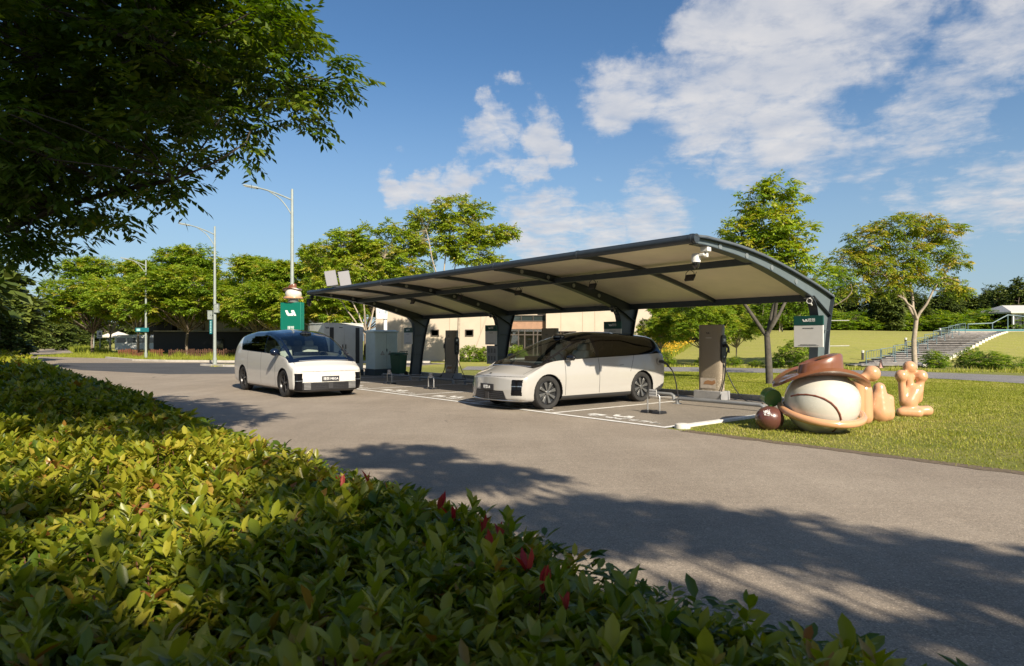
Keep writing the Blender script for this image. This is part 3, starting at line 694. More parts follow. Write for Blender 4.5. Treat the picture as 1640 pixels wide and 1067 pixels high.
def cls_i8(x, y, z, X, P, x1):
    n = len(x); c = np.full(n, 'body', dtype='<U24')
    cowl = np.where(P > 7.0, .36, .36-(7.0-P)*.16)
    up = (P > 5.0) & (X < cowl) & (X > -4.05)
    c[up] = 'roof'
    ws = (P > 7.10) & (X < .13) & (X > -1.02); c[ws] = 'windscreen'
    hd = z  # height used for slanted pillar edges
    inwin = (P > 5.10) & (P < 6.90)
    fw = inwin & (X < -.52) & (X > -1.50); c[fw] = 'front_window|pair'
    qw = inwin & (X <= -.16) & (X >= -.47) & (P < 6.7); c[qw] = 'quarter_window|pair'
    rw = inwin & (X < -1.60) & (X > -3.62+.12*(P-5)); c[rw] = 'rear_window|pair'
    rs = (P > 7.3) & (X < -3.92) & (X > -4.05); c[rs] = 'tailgate_window'
    low = (z < .275+.02*np.clip(-x, 0, 3)/3) & (X < .55) | (z < .205)
    low |= (z < .28+(-x-3.5)*.42) & (x < -3.5); low &= P < 5; c[low] = 'cladding'
    lampz = (x > x1-.62) & (X > x1-.32)
    lamp = lampz & (y > .70) & (y < .905) & (z > .335) & (z < .675); c[lamp] = 'headlight|pair'
    ln_ = lampz & (y > .70) & (y < .905) & (np.abs(z-.535) < .007); c[ln_] = 'lamp_line|pair'
    gr = lampz & (X > x1-.1) & (y < .60-.5*(z-.23)) & (z > .235) & (z < .43) & (P < 5.6); c[gr] = 'grille'
    body = c == 'body'
    g = near(X, -.50) & (z > .3) & (P < 5) | near(X, -1.56) & (z > .3) & (P < 5) | near(X, -2.60-.45*np.clip(z-.75, 0, 1)) & (z > .78) & (P < 5)
    g |= near(y, .80, .005) & (P > 5) & (X < x1-.2) & (X > .36)
    g |= (X > x1-.16) & near(z, .735, .005) & (x > x1-.5)
    g |= ((np.abs(x+1.30) < .075) | (np.abs(x+2.32) < .075)) & near(z, .93, .004) & (P < 5) & (P > 2)
    c[body & g] = 'panel_gap'
    for ax in (0, -3.05):
        c[(np.hypot(x-ax, z-.372) < .412) & (y > .55) & (P < 5)] = ''
    return c
def cls_mega(x, y, z, X, P, x1):
    n = len(x); c = np.full(n, 'body', dtype='<U24')
    cowl = np.where(P > 7.0, .50, .50-(7.0-P)*.02)
    up = (P > 5.0) & (X < cowl) & (X > -3.45-.12*(P-5))
    c[up] = 'roof'
    ws = (P > 7.12) & (X < .31) & (X > -.78); c[ws] = 'windscreen'
    inwin = (P > 5.08) & (P < 6.95)
    qw = inwin & (X < .22) & (X > -.30) & (P < 6.6); c[qw] = 'quarter_window|pair'
    fw = inwin & (X < -.36) & (X > -1.42); c[fw] = 'front_window|pair'
    rw = inwin & (X < -1.48) & (X > -3.38-.10*(P-5)); c[rw] = 'rear_window|pair'
    c[(z < .235) & (P < 5)] = 'cladding'
    lampz = (x > x1-.62) & (X > x1-.30)
    lamp = lampz & (y > .745) & (y < .93) & (z > .20) & (z < .655); c[lamp] = 'headlight|pair'
    c[lampz & (y > .745) & (y < .93) & near(z, .46, .007)] = 'lamp_line|pair'
    c[lampz & (X > x1-.12) & (y <= .745) & (z > .20) & (z < .415)] = 'grille'
    body = c == 'body'
    g = near(X, -.56) & (z > .3) & (P < 5) | near(X, -1.70) & (z > .3) & (P < 5) | near(X, -2.85) & (z > .55) & (P < 5)
    g |= near(y, .83, .005) & (P > 5) & (X < x1-.25) & (X > .5)
    g |= (X > x1-.2) & near(z, .70, .005) & (x > x1-.5) & (y < .90)
    c[body & g] = 'panel_gap'
    for ax in (0, -3.30):
        c[(np.hypot(x-ax, z-.372) < .415) & (y > .55) & (P < 5)] = ''
    return c
i8_T = [(.95, .77, .215, .94, .905, .67, .64, .035), (.80, .825, .195, .96, .925, .74, .68, .045), (.55, .90, .17, .975, .94, .84, .72, .05), (.30, .975, .17, .985, .945, .93, .76, .05), (.05, 1.07, .17, .99, .945, 1.015, .78, .06),
        (-.30, 1.255, .17, .985, .935, 1.065, .76, .09), (-.7, 1.44, .17, .985, .93, 1.085, .71, .11), (-1.1, 1.585, .17, .985, .93, 1.10, .675, .11), (-1.5, 1.68, .17, .985, .93, 1.115, .66, .11), (-2.0, 1.735, .17, .985, .93, 1.13, .655, .11),
        (-2.5, 1.74, .17, .985, .93, 1.145, .65, .11), (-3.0, 1.71, .17, .985, .93, 1.165, .64, .11), (-3.5, 1.69, .18, .98, .92, 1.185, .62, .10), (-3.82, 1.655, .22, .965, .90, 1.195, .60, .09), (-3.93, 1.60, .25, .955, .885, 1.19, .60, .09),
        (-4.02, 1.36, .30, .945, .875, 1.16, .62, .09), (-4.07, 1.17, .34, .93, .86, 1.08, .62, .08)]
mg_T = [(.84, .83, .165, .955, .93, .735, .74, .02), (.70, .885, .165, .965, .94, .79, .77, .03), (.50, .975, .165, .975, .95, .89, .80, .04), (.34, 1.075, .165, .98, .95, 1.0, .81, .06), (.05, 1.27, .165, .983, .95, 1.075, .80, .10),
        (-.35, 1.50, .165, .983, .955, 1.115, .80, .11), (-.75, 1.68, .165, .983, .955, 1.14, .785, .115), (-1.2, 1.79, .165, .983, .955, 1.16, .78, .11), (-1.8, 1.85, .165, .983, .955, 1.18, .78, .10), (-2.5, 1.85, .165, .983, .955, 1.20, .78, .10),
        (-3.1, 1.82, .165, .983, .95, 1.22, .77, .10), (-3.7, 1.77, .19, .975, .94, 1.24, .76, .11), (-4.1, 1.69, .24, .965, .92, 1.22, .73, .12), (-4.38, 1.57, .28, .95, .89, 1.16, .69, .12), (-4.51, 1.38, .32, .93, .86, 1.06, .60, .12)]
def com(paint, roof): 
    return {'body': ('body', paint, 0), 'roof': ('roof', roof, 0), 'windscreen': ('windscreen', glass_clear, 0), 'front_window': ('side_window', glass_side, 0), 'quarter_window': ('quarter_window', glass_side, 0),
            'rear_window': ('rear_side_window', glass_dark, 0), 'tailgate_window': ('tailgate_window', glass_dark, 0), 'cladding': ('lower_cladding', mat('cladding_grey', (.035, .036, .038), .45), 0), 'headlight': ('headlight', mat('lamp_black', (.006, .006, .007), .12, spec=.25), 0),
            'lamp_line': ('headlight_strip', chrome, 0), 'grille': ('grille', black_plastic, 0), 'panel_gap': ('door_gap', gap, 0)}
CAR1 = make_car('parked_car', 'sand coloured electric car with black roof plugged in under the canopy', (0.206, 15.08, 0), R(217.66), i8_T,
    dict(rnose=.17, rtail=.08, zr=.35, kf=.24, kt=.12, lean=.10, classify=cls_i8, parts=com(sand, roof_i), wb=3.05, ra=.412, yl=.968, ty=.845, rim='blade'))
CAR2 = make_car('people_carrier', 'white electric people carrier with dark blue roof driving on the road left of the canopy', (-5.375, 18.135, 0), R(309.79), mg_T,
    dict(rnose=.12, rtail=.32, zr=.5, kf=.10, kt=.16, lean=.10, classify=cls_mega, parts=com(pearl, roof_m), wb=3.30, ra=.415, yl=.965, ty=.845, rim='dark'))
def surf_point(car, x, z):
    return None
def car_details(car, kind):
    i8 = kind == 'i8'; nose = .95 if i8 else .84
    # number plate
    mb = MB(); pz = .50 if i8 else .505; lean = .10*max(0, pz-.45)
    mb.box((nose+.012-lean, 0, pz), (.022, .48, .135)); pl = mb.build('number_plate', mat('plate_dark', (.035, .035, .04), .35), car, bevel=.004)
    text('plate_text', '理想 i8' if i8 else '理想 MEGA', .085, frame((nose+.0245-lean, 0, pz-.005), (0, 1, 0), (0, 0, 1)), inkw, pl)
    # emblem
    if i8: logo(.085, frame((nose-.10, 0, .800), (0, 1, 0), (-1, 0, .42)), 'emblem', mat('emblem_dark', (.05, .05, .05), .2, metal=.8), car, .004)
    # grille bars and lower lip
    mb = MB()
    for z in ((.27, .31, .35, .39) if i8 else (.255, .295, .335, .375)):
        for sg in (-1, 1):
            y0, y1 = (.10, .48) if i8 else (.10, .40)
            xa = nose+.004-(.24 if i8 else .10)*y0**2; xb = nose+.004-(.24 if i8 else .10)*y1**2
            mb.tube([(xa, sg*y0, z), ((xa+xb)/2+.004, sg*(y0+y1)/2, z), (xb, sg*y1, z)], .006, 6)
    mb.box((nose+.006, 0, .315), (.02, .13, .15)); mb.build('grille_bars', mat('grille_bar', (.045, .045, .048), .3), car, smooth=40)
    if i8:
        mb = MB(); mb.tube([(nose-.24*y*y-(.06 if abs(y) > .8 else 0)+.01, y, .225) for y in np.linspace(-.86, .86, 15)], .014, 8); mb.build('lip_trim', chrome, car)
    else:
        for sg in (-1, 1):
            mb = MB()
            for k in range(5): mb.box((nose-.10*.57**2+.003, sg*.575, .245+k*.035), (.012, .30, .022), -sg*.11)
            mb.build('intake_panel', mat('intake_grey', (.22, .22, .22), .4), car, bevel=.003)
    # light bar under the windscreen
    pts = []
    for y in np.linspace(-.70, .70, 17):
        x = (.345 if i8 else .475); w = y
        xx = x-(.24 if i8 else .10)*y*y*float(sstep(x, nose-1.2, nose)); T = np.array(sorted(i8_T if i8 else mg_T))
        zt = float(pchip(T[:, 0], T[:, 1], np.array([x]))[0]); dr = .05
        pts.append((xx-(.02 if i8 else .02), y, zt-dr*.42*(abs(y)/.7)**2+.006-(0.005 if i8 else 0)))
    mb = MB(); mb.tube(pts, .009, 6); mb.build('wiper_strip', chrome, car)
    # roof sensor
    xs_ = -1.22 if i8 else -.90; T = np.array(sorted(i8_T if i8 else mg_T)); zt = float(pchip(T[:, 0], T[:, 1], np.array([xs_]))[0])
    mb = MB(); mb.lathe([(0.0, .045), (.09, .04), (.13, .0), (.13, -.04)], (xs_+.05, 0, zt+.012), 24, M=Matrix.Diagonal((1.1, 1.25, 1)).to_3x3()); mb.build('roof_sensor', gloss_black, car)
    # mirrors
    for sg in (-1, 1):
        mx, mz = (-.56, 1.135) if i8 else (-.30, 1.20)
        c = Vector((mx, sg*1.085, mz)) if (i8 or sg < 0) else Vector((-.62, 1.03, 1.17)); mb = MB(); 
        prof = [(math.sin(a)*1.0, -math.cos(a)) for a in np.linspace(0, math.pi, 14)]
        mb.lathe([(r, z) for r, z in prof], c, 24, M=Matrix.Diagonal((.085, .13, .075) if i8 else (.10, .125, .10)).to_3x3(), cap=False)
        mr_ = mb.build('mirror', roof_i if i8 else roof_m, car)
        mb = MB(); mb.tube([(mx-.02, sg*.93, mz-.055), (mx, sg*1.06, mz-.06)], [.03, .022], 10); 
        if i8: mb.box((mx, sg*1.06, mz-.066), (.10, .20, .012))
        mb.build('mirror_stalk', sand if i8 else roof_m, mr_, bevel=.003)
        mb = MB(); mb.lathe([(0, 0), (.85, 0)], c+Vector((-.07 if i8 else -.086, 0, 0)), 20, M=Matrix.Rotation(-math.pi/2, 3, 'Y')@Matrix.Diagonal((.06, .11, 1)).to_3x3()); mb.build('mirror_glass', chrome, mr_)
    # cabin
    zf = .42 if i8 else .45
    L0 = -3.6 if i8 else -3.9
    mb = MB(); mb.box((-.15+L0/2+.2, 0, zf), (-L0-.0, 1.55, .06)); 
    for sg in (-1, 1): mb.box((-.15+L0/2+.1, sg*.84, .72), (-L0, .05, .66))
    mb.box((L0+.05, 0, .9), (.06, 1.6, .9)); mb.build('cabin_floor', cabin, car)
    mb = MB(); mb.box((-.25, 0, .90 if i8 else .98), (.62, 1.5, .14)); mb.box((-.42, 0, .99 if i8 else 1.06), (.16, 1.42, .07)); dash = mb.build('dashboard', mat('dash', (.06, .065, .07), .7), car, bevel=.03)
    mb = MB(); mb.box((-.50, -.1, 1.07 if i8 else 1.12), (.03, .75, .16)); mb.build('screen', gloss_black, dash, bevel=.005)
    mb = MB(); cc = Vector((-.62, .38, 1.0 if i8 else 1.05)); mb.tube([cc+Matrix.Rotation(R(-62), 3, 'Y')@Vector((.17*math.cos(a), .18*math.sin(a), 0)) for a in np.linspace(0, 2*math.pi, 25)], .016, 8); mb.tube([cc, (-.40, .38, .95)], .03, 8)
    mb.box(cc, (.04, .32, .05)); mb.build('steering_wheel', black_plastic, car)
    for (sx, sy) in ((-1.25, .40), (-1.25, -.40), (-2.15, .40), (-2.15, -.40)):
        mb = MB(); zz = .02 if i8 else .10
        mb.box((sx+.1, sy, .62+zz), (.52, .50, .18)); mb.box((sx-.20, sy, .96+zz), (.15, .48, .62), M=Matrix.Rotation(R(-14), 3, 'Y')); mb.box((sx-.30, sy, 1.33+zz), (.10, .26, .20), M=Matrix.Rotation(R(-10), 3, 'Y'))
        mb.build('seat', seatm, car, bevel=.05, seg=3)
    if not i8:
        mb = MB(); mb.box((nose-.02, 0, .60), (.01, .02, .02)); mb.build('nose_sensor', black_plastic, car)
    # tail lamp
    xt = -4.06 if i8 else -4.42
    mb = MB(); mb.tube([(xt-.0+(.12 if i8 else .16)*y*y+(.10 if abs(y) > .75 else 0), y, 1.08 if i8 else 1.05) for y in np.linspace(-.84, .84, 15)], .022, 8); mb.build('tail_light', mat('tail_red', (.22, .01, .01), .15, coat=1), car)
car_details(CAR1, 'i8'); car_details(CAR2, 'mega')
# the plugged-in cable on the sand coloured car
def c1(x, y, z): 
    M = Matrix.Rotation(R(217.66), 3, 'Z'); return M@Vector((x, y, z))+Vector((0.206, 15.08, 0))
t = thing('charging_cable', 'thick black charging cable hanging from the rear flank of the sand coloured car', 'cable', c1(-3.72, .93, 0))
def loc_(p): return Vector(p)-Vector(t.location)
mb = MB(); mb.tube([loc_(c1(-3.66, .93, .985)), loc_(c1(-3.66, 1.01, .985))], .085, 20); mb.build('socket_flap', mat('flap_grey', (.30, .29, .27), .4), t)
mb = MB(); mb.tube([loc_(c1(-3.66, .98, .99)), loc_(c1(-3.68, 1.08, .985)), loc_(c1(-3.75, 1.16, .93)), loc_(c1(-3.80, 1.18, .86))], [.035, .04, .03, .025], 12); mb.build('plug', black_plastic, t)
P_ = [(-3.80, 1.18, .87), (-3.92, 1.20, .75), (-4.02, 1.22, .5), (-4.08, 1.22, .25), (-4.12, 1.25, .06), (-4.20, 1.27, .025), (-4.05, 1.20, .022), (-3.9, 1.3, .02), (-4.2, 1.5, .02), (-4.75, 1.75, .02), (-5.1, 1.85, .03)]
def smooth_pts(P, n=6):
    P = [Vector(p) for p in P]; out = []
    for i in range(len(P)-1):
        a, b, c, d = P[max(i-1, 0)], P[i], P[i+1], P[min(i+2, len(P)-1)]
        for k in range(n):
            q = k/n; out.append(0.5*((2*b)+(c-a)*q+(2*a-5*b+4*c-d)*q*q+(-a+3*b-3*c+d)*q**3))
    out.append(P[-1]); return out
mb = MB(); mb.tube([loc_(c1(*p)) for p in smooth_pts(P_)], .016, 10); mb.build('cable', black_plastic, t)
# ---------------------------------------------------------------- chargers
def speckle_mat():
    m = bpy.data.materials.new('charger_skin'); N, L, p = nodes(m); p.inputs['Roughness'].default_value = .45
    tc = N.new('ShaderNodeTexCoord'); v = N.new('ShaderNodeTexVoronoi'); v.inputs['Scale'].default_value = 34; L.new(tc.outputs['Object'], v.inputs['Vector'])
    sp = N.new('ShaderNodeSeparateXYZ'); L.new(tc.outputs['Object'], sp.inputs[0])
    h = N.new('ShaderNodeMapRange'); L.new(sp.outputs[2], h.inputs[0]); h.inputs[1].default_value = 1.05; h.inputs[2].default_value = .35; h.inputs[3].default_value = 0.0; h.inputs[4].default_value = .016
    lt = N.new('ShaderNodeMath'); lt.operation = 'LESS_THAN'; L.new(v.outputs['Distance'], lt.inputs[0])
    sc = N.new('ShaderNodeMath'); sc.operation = 'MULTIPLY'; L.new(h.outputs[0], sc.inputs[0]); sc.inputs[1].default_value = 22; L.new(sc.outputs[0], lt.inputs[1])
    mx = N.new('ShaderNodeMix'); mx.data_type = 'RGBA'; L.new(lt.outputs[0], mx.inputs[0]); mx.inputs[6].default_value = (.27, .225, .165, 1); mx.inputs[7].default_value = (.55, .48, .38, 1)
    L.new(mx.outputs[2], p.inputs['Base Color']); return m
SKIN = speckle_mat()
grey_block = mat('grey_plinth', (.28, .28, .285), .7, var=.12, vscale=5, bump=.2)
def hang(a, b, sag, n=14):
    a = Vector(a); b = Vector(b); return [a.lerp(b, i/n)-Vector((0, 0, sag*4*(i/n)*(1-i/n))) for i in range(n+1)]
def charger(label, plugs=(-1, 1)):
    t = thing('charging_post', label, 'charger', (0, 0, 0), BA, 'charging posts between the bays')
    mb = MB(); mb.box((0, 0, .115), (.42, .80, .23)); mb.build('plinth', grey_block, t, bevel=.01)
    mb = MB(); n = 40; ring = []
    for k in range(n):
        a = 2*math.pi*k/n; c, s = math.cos(a), math.sin(a)
        ring.append((.135*math.copysign(abs(c)**.62, c), .34*math.copysign(abs(s)**.5, s)))
    lv = [(.23, 1), (1.895, 1), (1.91, .97)]
    vs = [(x*k, y*k, z) for z, k in lv for x, y in ring]
    mb.add(vs, [(i*n+k, i*n+(k+1) % n, (i+1)*n+(k+1) % n, (i+1)*n+k) for i in range(2) for k in range(n)]+[tuple(range(2*n, 3*n))]); mb.build('column', SKIN, t, smooth=40)
    for sg in plugs:
        mb = MB(); M = frame((0, sg*.342, 1.30), (1, 0, 0), (0, 0, 1)); pr = []
        for k in range(28):
            a = 2*math.pi*k/28; pr.append((.108*math.copysign(abs(math.cos(a))**.6, math.cos(a)), .35*math.copysign(abs(math.sin(a))**.35, math.sin(a))))
        mb.prism(pr, M, -.022, .022); pn = mb.build('socket_panel', black_plastic, t, bevel=.006)
        
        for bz, bw in ((1.52, .09), (1.10, .05)): mb = MB(); mb.box((0, sg*.37, bz), (bw, .012, bw*.8)); mb.build('indicator', mat('indicator_grey', (.55, .57, .57), .3), pn)
        mb = MB(); mb.tube([(-.0, sg*.33, 1.36), (-.02, sg*.42, 1.40), (-.03, sg*.50, 1.33), (-.03, sg*.52, 1.20)], [.035, .045, .03, .022], 12); mb.tube([(-.03, sg*.50, 1.33), (-.03, sg*.44, 1.12), (-.03, sg*.41, 1.05)], .016, 8)
        mb.build('plug', black_plastic, pn)
        a = smooth_pts([(-.03, sg*.41, 1.06), (-.04, sg*.42, .7), (-.10, sg*.38, .35), (-.26, sg*.42, .06), (-.36, sg*.62, .025), (-.25, sg*1.0, .02), (-.05, sg*1.15, .02)], 7)
        mb = MB(); mb.tube(a, .016, 8); mb.build('cable', black_plastic, pn)
        mb = MB(); mb.tube(smooth_pts([(.0, sg*.31, .98), (.02, sg*.42, .72), (.06, sg*.62, .32), (.02, sg*.9, .06), (-.1, sg*1.2, .022), (-.15, sg*1.5, .02)], 7), .013, 8); mb.build('cable', black_plastic, pn)
    f = (-.137, 0)
    logo(.11, frame((-.140, .02, 1.70), (0, -1, 0), (0, 0, 1)), 'emblem', mat('emblem_brown', (.10, .08, .06), .4), t, .003)
    mb = MB()
    for k in range(5): mb.box((-.1385, .07-k*.035, 1.575), (.004, .024, .022))
    mb.build('small_print', mat('print_pale', (.50, .47, .42), .5), t, smooth=None)
    # plain sticker near the foot: pale ground with tan and dark patches
    mb = MB(); mb.box((-.1375, .02, .42), (.003, .44, .26)); st = mb.build('sticker', mat('sticker_cream', (.50, .44, .37), .5, var=.15, vscale=9), t)
    mb = MB(); mb.prism([(-.17, -.05), (-.12, .03), (-.03, .06), (.08, .035), (.16, .07), (.19, -.01), (.10, -.06), (-.02, -.045)], frame((-.1405, -.02, .44), (0, -1, 0), (0, 0, 1)), 0, .003); mb.build('tan_patch', mat('tan_print', (.36, .19, .09), .5), st)
    return t
ch0 = charger('x', (-1,)); ch = charger('x')
for k, (s_, lb) in enumerate([(2.62, 'taupe charging post in the open between the sand coloured car and the cowboy hat'), (8.7, 'taupe charging post whose top just shows above the windscreen of the sand coloured car'), (14.4, 'taupe charging post with hanging cables, between the farthest two canopy columns')]):
    o = ch0 if k == 0 else ch if k == 1 else copy_tree(ch); o.location = B(5.42, s_, 0.008); o['label'] = lb
# ---------------------------------------------------------------- parking locks
galv = mat('galvanised', (.42, .42, .41), .35, metal=.55, var=.1)
def lock():
    t = thing('parking_lock', 'x', 'parking lock', (0, 0, 0), BA, 'parking locks standing in the empty bays')
    mb = MB()
    for q in (-1, 1): mb.box((0, q*.15, .03), (.26, .20, .05), top=(.8, .94))
    mb.box((0, 0, .035), (.16, .1, .06)); mb.build('base', black_plastic, t, bevel=.008)
    w = .155; mb = MB(); mb.tube([(0, -w, .05), (0, -w, .34), (0, -w+.03, .385), (0, -.05, .40), (0, .05, .40), (0, w-.03, .385), (0, w, .34), (0, w, .05)], .017, 10); mb.build('hoop', galv, t)
    mb = MB(); mb.box((-.02, 0, .42), (.014, .19, .145)); pl = mb.build('plate', mat('plate_pale', (.55, .54, .52), .4), t, bevel=.004)
    mb = MB(); r = random.Random(2)
    for zz in (.455, .40):
        for k in range(5): mb.box((-.029, .07-k*.035, zz), (.003, .022, .026*r.uniform(.6, 1)))
    mb.build('small_print', inkg, pl, smooth=None); return t
lk = lock()
for k, (t_, s_, lb) in enumerate([(1.72, 1.55, 'silver hooped parking lock in the nearest bay, right of the sand coloured car'), (1.85, 10.3, 'silver hooped parking lock in front of the charging post with hanging cables'), (2.0, 13.2, 'silver hooped parking lock beside the white people carrier, in front of the pale cabinet')]):
    o = lk if k == 0 else copy_tree(lk); o.location = B(t_, s_, .008); o['label'] = lb
# wheel stop pipes
pipeg = mat('pipe_grey', (.26, .27, .28), .4, metal=.3, var=.1)
places = ['nearest bay, right of the sand coloured car', 'bay of the sand coloured car, behind its rear wheels', 'third bay, behind the nose of the sand coloured car', 'fourth bay, in the canopy shade', 'fifth bay, left of the hanging cable post', 'last bay, in front of the cabinets']
ws = None
for k in range(6):
    if ws is None:
        t = thing('wheel_stop', 'x', 'wheel stop', (0, 0, 0), BA, 'low pipe wheel stops at the back of the bays')
        mb = MB(); mb.tube([(0, -1.1, .01), (0, -1.1, .10), (0, -1.03, .135), (0, 1.03, .135), (0, 1.1, .10), (0, 1.1, .01)], .045, 14); mb.build('pipe', pipeg, t)
        mb = MB(); 
        for q in (-1, 1): mb.box((0, q*1.1, .008), (.16, .14, .014))
        mb.build('foot', pipeg, t, bevel=.003)
        ws = t; o = t
    else: o = copy_tree(ws)
    o.location = B(4.55 if k == 1 else 3.75, 2.9*k+1.35, .008); o['label'] = 'grey pipe wheel stop in the '+places[k]
# ---------------------------------------------------------------- electrical cabinets
mat('cab_green', (.58, .70, .68), .4, var=.05)
def hazard(M, name, parent):
    mb = MB(); mb.prism([(-.10, -.085), (.10, -.085), (0, .09)], M, 0, .003); a = mb.build(name, mat('hazard_grey', (.25, .19, .17), .5), parent)
    M2 = M.copy(); M2.translation = M.translation+M.to_3x3()@Vector((0, -.01, .003)); mb = MB(); mb.prism([(-.065, -.055), (.065, -.055), (0, .06)], M2, 0, .002); b = mb.build('inner', mat('cab_green', (0, 0, 0), .4), a)
    M3 = M.copy(); M3.translation = M.translation+M.to_3x3()@Vector((0, -.01, .0055)); mb = MB(); mb.prism([(.006, .035), (-.02, -.005), (0, -.005), (-.008, -.04), (.02, .003), (.002, .003)], M3, 0, .002); mb.build('bolt', mat('hazard_grey', (0, 0, 0)), a, smooth=None)
cabm = mat('cab_green', (.46, .56, .545), .4, var=.05)
t = thing('electrical_cabinet', 'pale green grey two door cabinet with warning triangles, nearer and smaller of the two cabinets', 'cabinet', B(4.13, 18.35), BA, 'electrical cabinets at the end of the bays')
mb = MB(); mb.box((.55, .42, .14), (1.16, .9, .28)); mb.build('plinth', mat('plinth_blue', (.055, .075, .085), .6, var=.1), t, bevel=.01)
mb = MB(); mb.box((.55, .42, 1.07), (1.10, .84, 1.58)); mb.build('body', cabm, t, bevel=.008)
mb = MB(); mb.box((.55, .42, 1.90), (1.18, .92, .07)); mb.box((.55, .42, 1.95), (1.10, .84, .04), top=(.9, .9)); mb.build('roof', cabm, t, bevel=.01)
for q in (0, 1):
    mb = MB(); mb.box((.28+q*.54, -.008, 1.07), (.53, .02, 1.52)); d = mb.build('door', cabm, t, bevel=.006)
    hazard(frame((.36+q*.36, -.019, .98), (1, 0, 0), (0, 0, 1)), 'warning_sign', d)
mb = MB(); mb.box((.57, -.03, 1.10), (.03, .03, .12)); mb.build('handle', steel, t, bevel=.004)
t = thing('electrical_cabinet', 'large grey cabinet with dark louvre strips and emblem, farther and bigger of the two cabinets', 'cabinet', B(2.19, 19.15), BA, 'electrical cabinets at the end of the bays')
cg = mat('cab_grey', (.62, .63, .59), .42, var=.05); cg2 = mat('louvre_dark', (.055, .058, .06), .5)
mb = MB(); mb.box((.90, .75, .12), (1.84, 1.54, .24)); mb.build('plinth', mat('plinth_blue', (0, 0, 0)), t, bevel=.01)
mb = MB(); mb.box((.90, .75, 1.23), (1.80, 1.50, 1.98)); mb.build('body', cg, t, bevel=.01)
mb = MB(); mb.box((.90, .75, 2.24), (1.84, 1.54, .04)); mb.build('roof', cg, t, bevel=.008)
for q in (0, 1):
    mb = MB(); mb.box((.47+q*.87, -.008, 1.23), (.86, .02, 1.90)); d = mb.build('door', cg, t, bevel=.006)
    mb = MB(); xx = .34 if q == 0 else 1.52
    mb.box((xx, -.02, 1.30), (.18, .01, 1.55)); lo = mb.build('louvre', cg2, d)
    mb = MB()
    for z in np.arange(.58, 2.05, .05): mb.box((xx, -.028, z), (.16, .012, .012), M=Matrix.Rotation(R(30), 3, 'X'))
    mb.build('louvre_slats', cg2, lo)
    mb = MB(); mb.box((.83+q*.14, -.035, 1.25), (.03, .035, .20)); mb.build('handle', black_plastic, d, bevel=.005)
logo(.17, frame((.14, -.02, 2.06), (1, 0, 0), (0, 0, 1)), 'emblem', black_plastic, t, .004)
mb = MB(); mb.box((.75, -.02, 2.07), (.16, .01, .03)); mb.build('name_plate', cg2, t)
# ---------------------------------------------------------------- wheelie bin
bing = mat('bin_green', (.012, .070, .035), .45, var=.1)
t = thing('wheelie_bin', 'dark green wheelie bin with raised handle beside the farthest canopy column', 'bin', B(4.95, 17.75), BA+R(20))
mb = MB(); mb.box((0, 0, .50), (.42, .46, .80), top=(1.22, 1.18)); mb.build('body', bing, t, bevel=.02)
mb = MB(); mb.box((0, 0, .94), (.56, .60, .06)); mb.box((-.02, 0, .985), (.46, .52, .05), top=(.8, .85)); mb.build('lid', bing, t, bevel=.015)
mb = MB(); mb.tube([(.24, -.2, .93), (.34, -.2, 1.05), (.34, .2, 1.05), (.24, .2, .93)], .018, 8); mb.build('handle', bing, t)
for q in (-1, 1): mb = MB(); mb.tube([(.2, q*.22, .1), (.2, q*.27, .1)], .10, 18); mb.build('wheel', rubber, t)
# ---------------------------------------------------------------- green pylon sign with small ornament
t = thing('pylon_sign', 'green pylon sign with white emblem standing behind the white people carrier', 'sign', (-9.35, 27.9, 0), R(-18))
gp = mat('pylon_green', (.004, .155, .105), .35, var=.04)
mb = MB(); mb.box((0, 0, 1.62), (1.02, .26, 3.02)); mb.build('body', gp, t, bevel=.02, seg=3)
mb = MB(); mb.box((0, 0, .06), (1.15, .42, .12)); mb.build('plinth', grey_block, t, bevel=.01)
logo(.56, frame((.02, -.131, 2.68), (1, 0, 0), (0, 0, 1)), 'emblem', inkw, t, .012)
text('sign_text', '理想', .17, frame((.02, -.131, 2.04), (1, 0, 0), (0, 0, 1)), inkw, t, .004)
brown = mat('hat_brown', (.20, .075, .035), .32, var=.12, vscale=2, coat=.6); cream = mat('shell_cream', (.60, .585, .52), .26, coat=.7, var=.03); peach = mat('peach_gloss', (.62, .33, .175), .25, coat=.8, var=.05, vscale=2)
